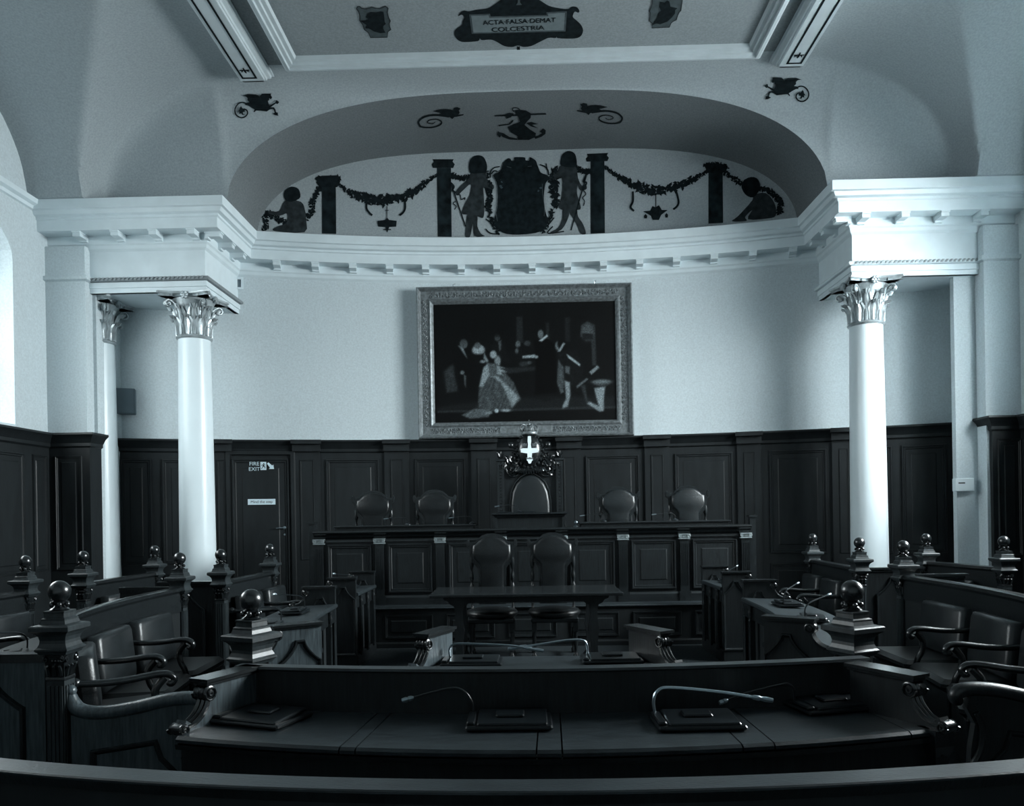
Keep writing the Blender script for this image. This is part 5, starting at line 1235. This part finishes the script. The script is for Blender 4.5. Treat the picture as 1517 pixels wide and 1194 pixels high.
def side_desk(pts, sg, label, n_post, mt0, angs):
    P = smooth([(p[0], p[1]) for p in pts], 5) if len(pts) > 2 else [(p[0], p[1]) for p in pts]
    o = empty('side_desk', (P[0][0], P[0][1], 0)); tag(o, label, 'desk', 'side desks with scrolled ends'); I = P[0]
    Q = [(x_ - I[0], y_ - I[1]) for x_, y_ in P]
    b = MB(); sw(b, [(.03, .755), (.03, .775), (.02, .785), (-.43, .765), (-.44, .75), (-.44, .74), (.02, .745)], Q, sg); b.build('desk_top', wood_top, o, 30)
    b = MB(); sw(b, [(-.02, .62), (-.02, .745), (.01, .745), (.01, .62)], Q, sg); b.build('front_rail', wood_gloss, o, 30)
    b = MB(); sw(b, [(-.06, .03), (-.06, .70), (-.045, .70), (-.045, .03)], Q, sg); b.build('modesty_board', wood_wall, o, 30)
    b = MB(); sw(b, [(-.06, 0), (-.06, .12), (.01, .12), (.02, .10), (.02, 0)], Q, sg); b.build('plinth', wood, o, 30)
    # posts with half balusters
    T_ = [0]
    for i in range(len(Q) - 1): T_.append(T_[-1] + math.hypot(Q[i + 1][0] - Q[i][0], Q[i + 1][1] - Q[i][1]))
    for k in range(n_post):
        d = T_[-1] * (k + .5) / n_post; i = max(j for j in range(len(T_)) if T_[j] <= d); i = min(i, len(Q) - 2)
        f = (d - T_[i]) / (T_[i + 1] - T_[i]); x_ = Q[i][0] + (Q[i + 1][0] - Q[i][0]) * f; y_ = Q[i][1] + (Q[i + 1][1] - Q[i][1]) * f
        an_ = math.atan2(Q[i + 1][1] - Q[i][1], Q[i + 1][0] - Q[i][0])
        b = MB(T(x_, y_, 0, an_)); b.box(-.03, .03, -.035 if sg > 0 else -.01, .01 if sg > 0 else .035, .10, .64)
        b.lathe([(.012, .60), (.022, .615), (.012, .63), (.020, .66), (.026, .69), (.018, .715), (.024, .73), (.024, .745)], 10, 0, -sg * .022); b.build('pilaster', wood_gloss, o, 40)
    cheek(o, P[0], angs[0], True, True, mt0); cheek(o, P[-1], angs[1], True, True, wood)
    return o, P
def cz(u, v): p = on_z(u, v, .95); return (p.x, p.y)
pA0, pA1 = cz(471, 920), cz(495, 868); pB0, pB1 = cz(526, 855), cz(564, 841.5)
pB1 = (pB1[0], min(pB1[1], 9.12))
qA0, qA1 = cz(1136, 911), cz(1102, 858.5); qB0, qB1 = cz(1071, 846.5), cz(1024, 833)
qB1 = (qB1[0], min(qB1[1], 9.12))
LA, PLA = side_desk([pA0, (pA0[0] - .30, pA0[1] + .55), (pA1[0] + .06, pA1[1] - 1.1), pA1], 1, 'oak side desk in the left middle with a pale ogee-panelled near end', 4, wood_end, (PI + .62, PI + .03))
LB, PLB = side_desk([pB0, pB1], 1, 'farther oak side desk on the left, ending below the dais', 3, wood, (PI, PI))
RA, PRA = side_desk([qA0, (qA0[0] + .28, qA0[1] + .55), (qA1[0] - .06, qA1[1] - 1.1), qA1], -1, 'dark side desk in the right middle with an ogee-panelled near end', 4, wood, (-.62, -.03))
RB, PRB = side_desk([qB0, qB1], -1, 'farther dark side desk on the right, ending below the dais', 3, wood, (0, 0))

# nearest curved desk: boards separated by narrow strips, with an upstand
ACX, ACY = .10, 7.64; RI_KEY = RI = 4.40
def apt_in(a):
    x_ = ACX + RI * math.sin(a); return (x_, 3.25 + (x_ - ACX) ** 2 / 13.0)
def apt(r, a):
    if r == RI_KEY: return apt_in(a)
    return (ACX + r * math.sin(a), ACY - r * math.cos(a))
def ang_of(x_, r): return math.asin((x_ - ACX) / r)
def arc_desk(name, label, r_in, r_out, a0, a1, b0, b1, seams, upstand, zt_, front, mt=None):
    c0 = apt(r_out, (a0 + a1) / 2); o = empty(name, (c0[0], c0[1], 0)); tag(o, label, 'desk'); I = o.location
    def ap_(r, a): x_, y_ = apt(r, a); return (x_ - I.x, y_ - I.y)
    cuts = [a0] + sorted(seams) + [a1]
    for i in range(len(cuts) - 1):
        s_, e_ = cuts[i] + .0006, cuts[i + 1] - .0006; n = max(2, int((e_ - s_) / .03)); b = MB()
        vs = []; 
        for k in range(n + 1):
            a = s_ + (e_ - s_) * k / n; ai = b0 + (b1 - b0) * (a - a0) / (a1 - a0)
            vs += [ap_(r_in, ai) + (zt_,), ap_(r_out - .012, a) + (zt_,), ap_(r_out, a) + (zt_ - .010,), ap_(r_out, a) + (zt_ - .022,), ap_(r_out - .02, a) + (zt_ - .03,), ap_(r_in, ai) + (zt_ - .03,)]
        fs = [(k * 6 + j, k * 6 + (j + 1) % 6, (k + 1) * 6 + (j + 1) % 6, (k + 1) * 6 + j) for k in range(n) for j in range(6)] + [tuple(range(6)), tuple(reversed(range(n * 6, n * 6 + 6)))]
        b.add(vs, fs); b.build('board' if e_ - s_ > .03 else 'strip', wood_top, o, 30)
    N_ = 30
    path = [ap_(r_out, a0 + (a1 - a0) * k / N_) for k in range(N_ + 1)]
    if front:   # travelling +x: right-hand side is towards the camera
        b = MB(); b.sweep([(-.02, zt_ - .03), (0, zt_ - .03), (-.005, zt_ - .05), (-.02, zt_ - .055)], path); b.build('edge_moulding', wood_gloss, o, 30)
        b = MB(); b.sweep([(-.06, 0), (-.06, zt_ - .03), (-.035, zt_ - .03), (-.035, 0)], path); b.build('front_board', wood, o, 30)
    if upstand:
        p2 = [ap_(r_in, b0 + (b1 - b0) * k / N_) for k in range(N_ + 1)]
        b = MB(); b.sweep([(-.03, .3), (-.03, upstand - .018), (0, upstand - .018), (0, .3)], p2); b.build('upstand', wood, o, 30)
        b = MB(); b.sweep([(-.05, upstand - .018), (-.05, upstand), (.015, upstand), (.02, upstand - .01), (.01, upstand - .018)], p2); b.build('upstand_cap', wood_top, o, 30)
    return o, I
RI, RO = 4.40, 4.90
aL, aR = ang_of(-1.29, RI), ang_of(1.47, RI)
seam_px = [(505, 530), (795, 832), (1103, 1155)]
seams = []
for u0, u1 in seam_px:
    for u in (u0, u1):
        p = on_z(u, 1105, .76); seams.append(math.atan2(p.x - ACX, ACY - p.y))
p = on_z(1352, 1085, .76); seams.append(math.atan2(p.x - ACX, ACY - p.y))
aLo, aRo = ang_of(-1.37, RO), ang_of(1.52, RO)
FD, FI = arc_desk('curved_front_desk', 'long curved oak desk in the foreground with scrolled ends and a raised back edge', RI, RO, aLo, aRo, aL, aR, seams, .95, .76, True)
pl_, pr_ = apt(RI, aL + .02), apt(RI, aR - .02)
cheek(FD, on_z(372, 986, .95), math.atan2(-.36, -.16), False, False, wood_end)
cheek(FD, on_z(1268, 981, .95), math.atan2(-.34, .19), False, False, wood)
b = MB(T(on_z(1392, 1080, .76).x - FD.location.x, on_z(1392, 1080, .76).y - FD.location.y, 0, .3)); b.box(-.03, .03, -.01, .05, 0, .75); b.square([(.034, .66), (.045, .70), (.045, .76)], 0, .02); b.build('end_pilaster', wood_gloss, FD)
# centre desk beyond
CD = empty('centre_desk', (.06, 4.4, 0)); tag(CD, 'short desk with scrolled ends beyond the nearest desk, before the clerks\' table', 'desk')
b = MB(); n = 14; c_y = 6.6; vs = []
lf, ln_, rf, rn = on_z(663, 928, .95), on_z(605, 958, .76), on_z(938, 925, .95), on_z(1008, 953, .76)
def row(pa, pb, sag): return [(pa.x + (pb.x - pa.x) * k / n, pa.y + (pb.y - pa.y) * k / n - sag * (1 - (2 * k / n - 1) ** 2)) for k in range(n + 1)]
lnn = Vector((lf.x - .17, lf.y - .38)); rnn = Vector((rf.x + .20, rf.y - .36))
far = row(Vector((lf.x - .02, lf.y + .05)), Vector((rf.x + .02, rf.y + .05)), -.02); near = row(lnn, rnn, .03)
I = CD.location
far[:] = [(x_, y_ + .0) for x_, y_ in far]
pol_ = [(x_ - I.x, y_ - I.y, 0) for x_, y_ in near + far[::-1]]
b.add([(x_, y_, .735) for x_, y_, z_ in pol_] + [(x_, y_, .76) for x_, y_, z_ in pol_], [tuple(range(2 * n + 2)), tuple(range(2 * n + 2, 4 * n + 4))] + [(i, (i + 1) % (2 * n + 2), (i + 1) % (2 * n + 2) + 2 * n + 2, i + 2 * n + 2) for i in range(2 * n + 2)])
b.build('desk_top', wood_top, CD)
b = MB(); b.sweep([(-.06, 0), (-.06, .735), (-.04, .735), (-.04, 0)], [(x_ - I.x, y_ - I.y) for x_, y_ in far]); b.build('front_board', wood, CD)
cheek(CD, lf, math.atan2(-.36, -.16), False, True, wood_end); cheek(CD, rf, math.atan2(-.34, .20), False, True, wood)

# foreground curved rail (back of the nearest bench)
RR = 5.74
A0, A1 = -.42, .42
c0 = apt(RR, 0); o = empty('foreground_bench', (c0[0], c0[1], 0)); tag(o, 'curved dark bench back with a flat worn rail across the bottom of the view', 'bench')
p2 = [(apt(RR, A0 + (A1 - A0) * k / 50)[0] - c0[0], apt(RR, A0 + (A1 - A0) * k / 50)[1] - c0[1]) for k in range(51)]
b = MB(); b.sweep([(-.0, .942), (0, .947), (.005, .95), (.085, .95), (.09, .947), (.09, .942)], p2); b.build('top_rail', wood_top, o, 30)
b = MB(); b.sweep([(.01, .915), (.0, .942), (.09, .942), (.08, .915)], p2); b.build('rail_moulding', wood, o, 30)  # darker wood than the top: the shade on this face is in the colour
b = MB(); b.sweep([(.02, 0), (.02, .925), (.06, .925), (.06, 0)], p2); b.build('back_board', wood_wall, o, 30)

# ------------------------------------------------------------------ conference units and microphones
def unit(p, rz, label, neck, w=.30, d=.20, group='conference units on the desks', head_len=.06, r=.006):
    t = empty('conference_unit', (p[0], p[1], p[2]), rz); tag(t, label, 'conference unit', group)
    b = MB(); b.bbox(-w / 2, w / 2, -d / 2, d / 2, 0, .018, .006); b.build('base', black_pl, t)
    M_ = T(0, 0, .017) @ Matrix.Rotation(.06, 4, 'X')
    b = MB(); b.bbox(-w / 2 + .045, w / 2 - .02, -d / 2 + .012, d / 2 - .02, .0, .016, .005, M_); b.build('top_plate', black_pl, t)
    b = MB(); b.bbox(-.055, .06, -.025, .045, .014, .026, .005, M_); b.build('speaker_block', black_pl, t)
    b = MB(); b.bbox(-w / 2 + .004, -w / 2 + .038, -d / 2 + .02, d / 2 - .03, .016, .032, .005); b.build('control_strip', black_pl, t)
    if neck:
        N_ = smooth(neck, 5); b = MB(); b.tube(N_, r, 6); g = b.build('gooseneck', chrome if r > .0055 else black_pl, t, 50)
        a, c = Vector(N_[-2]), Vector(N_[-1]); dd = (c - a).normalized()
        b = MB(); b.tube([c - dd * .01, c, c + dd * head_len * .3, c + dd * head_len * .35, c + dd * head_len * .6, c + dd * head_len], [r, .010, .011, .008, .011, .009], 8); b.build('microphone_head', chrome, t, 50)
    return t
zf = .7635
def fp(u, v, z=zf): q = on_z(u, v, z); return (q.x, q.y, z)
G1 = 'conference units on the nearest desk'
unit(fp(388, 1066), -.35, 'dark conference unit at the left end of the nearest desk', None, .34, .24, G1)
q = fp(755, 1072); unit(q, 0, 'dark conference unit at the middle of the nearest desk, its microphone bent left', [(-.15, .07, .02), (-.155, .075, .07), (-.19, .08, .115), (-.25, .08, .125), (-.40, .07, .09)], .34, .22, G1, .04, .005)
q = fp(1032, 1072); unit(q, .02, 'conference unit on the nearest desk with its microphone stretched far to the right', [(-.15, .07, .02), (-.155, .07, .075), (-.135, .075, .115), (-.08, .08, .125), (.12, .07, .105), (.245, .06, .085)], .34, .22, G1, .075, .0065)
q = fp(1232, 1048, .764); unit(q, .25, 'conference unit at the right end of the nearest desk, its microphone stretched left', [(-.15, .04, .02), (-.15, .04, .075), (-.175, .045, .10), (-.22, .04, .10), (-.36, .05, .075), (-.46, .05, .05)], .34, .20, G1, .03, .0055)
G2 = 'conference units on the centre desk'
q = fp(700, 983); unit(q, -.03, 'conference unit at the left of the centre desk, its microphone bent right', [(-.13, .05, .02), (-.135, .05, .07), (-.11, .05, .10), (-.03, .04, .105), (.2, .0, .10), (.30, .0, .085)], .34, .20, G2, .1, .0065)
q = fp(906, 979, .764); unit(q, .03, 'conference unit at the right of the centre desk, its microphone bent left', [(-.13, .05, .02), (-.13, .05, .075), (-.155, .05, .11), (-.25, .03, .115), (-.40, .0, .10), (-.48, .0, .09)], .34, .20, G2, .1, .0065)
# on the side desks
def on_line(P, f, off, sg):
    i = int(f * (len(P) - 1)); i = min(i, len(P) - 2); a, c = Vector(P[i]), Vector(P[i + 1]); g = f * (len(P) - 1) - i
    q = a + (c - a) * g; d = (c - a).normalized(); n = Vector((d.y, -d.x)) * sg
    return q - n * off, math.atan2(d.y, d.x)
G3 = 'conference units on the side desks'
nk = [(-.10, .06, .02), (-.105, .06, .09), (-.08, .03, .13), (0, -.03, .15), (.12, -.12, .17)]
for P, fs_, sg, lbs in ((PLA, (.52, .80), 1, ('conference unit on the left side desk, nearer one beside the pale end', 'conference unit on the left side desk, farther one')),
                        (PRA, (.52, .80), -1, ('conference unit on the right side desk, nearer one', 'conference unit on the right side desk, farther one')),
                        (PLB, (.6,), 1, ('conference unit on the far left side desk below the dais',)), (PRB, (.6,), -1, ('conference unit on the far right side desk below the dais',))):
    for f, lb in zip(fs_, lbs):
        q, a = on_line(P, f, .21, sg); unit((q.x, q.y, .786), a + (PI if sg > 0 else 0), lb, nk, .30, .20, G3, .035, .005)
q, a = on_line(smooth([(p[0], p[1]) for p in L1], 5), .30, .24, 1)
unit((q.x, q.y, .787), a + PI, 'conference unit on the sloping desk at the far left, behind the fluted post', nk, .28, .18, G3, .035, .005)
q, a = on_line(smooth([(p[0], p[1]) for p in L1], 5), .17, .25, 1)
t = empty('notepad', (q.x, q.y, .775), a); tag(t, 'open paper notepad on the sloping desk at the far left', 'notepad')
b = MB(); b.bbox(-.10, .10, -.14, .14, .0, .006, .002); b.build('page', paper, t); b = MB(); b.bbox(-.11, .11, -.15, .15, -.003, .0, .001); b.build('cover', black_pl, t)
q, a = on_line([PP['n1272'][:2], PP['n1203'][:2]], .45, .2, -1)
unit((q.x, q.y, .787), a, 'conference unit behind the short bench left of the right column', [(-.1, 0, .02), (-.1, 0, .12), (-.14, .02, .24), (-.20, .04, .36)], .28, .18, G3, .03, .004)

# ------------------------------------------------------------------ things on the walls
t = struct(empty('trim_15', (0, 0, 0))); bpy.data.objects.remove(t)
p = on_arc(187, 596, AR); rz_ = -math.asin(p.x / AR)
t = empty('wall_speaker', (p.x, p.y, p.z), rz_); tag(t, 'flat grey loudspeaker box on the wall between the left columns', 'loudspeaker')
b = MB(); b.bbox(-.13, .13, -.14, -.0, -.18, .18, .01); b.build('cabinet', grey_box, t); b = MB(); b.bbox(-.115, .115, -.148, -.139, -.165, .165, .003); b.build('grille', grey_box, t)
p = on_arc(351, 420, AR); rz_ = -math.asin(p.x / AR)
t = empty('wall_vent', (p.x, p.y, p.z), rz_); tag(t, 'small square air vent under the cornice beside the left entablature', 'vent')
b = MB(); b.sweep([(0, 0), (0, .03), (.03, .03), (.035, 0)], [(-.09, -.09), (-.09, .09), (.09, .09), (.09, -.09)], True, UPR); b.build('frame', white_trim, t); b = MB(); b.box(-.06, .06, -.012, -.001, -.06, .06); b.build('grille', grey_box, t)
p = on_y(1429, 718, YW + .0)
t = empty('thermostat', (p.x, YW + .04, p.z)); tag(t, 'white thermostat box on the right-hand pilaster', 'thermostat')
b = MB(); b.bbox(-.12, .12, -.05, .035, -.085, .085, .006); b.build('case', white_trim, t); b = MB(); b.box(-.085, .0, -.054, -.049, .015, .03); b.build('display', black_pl, t)
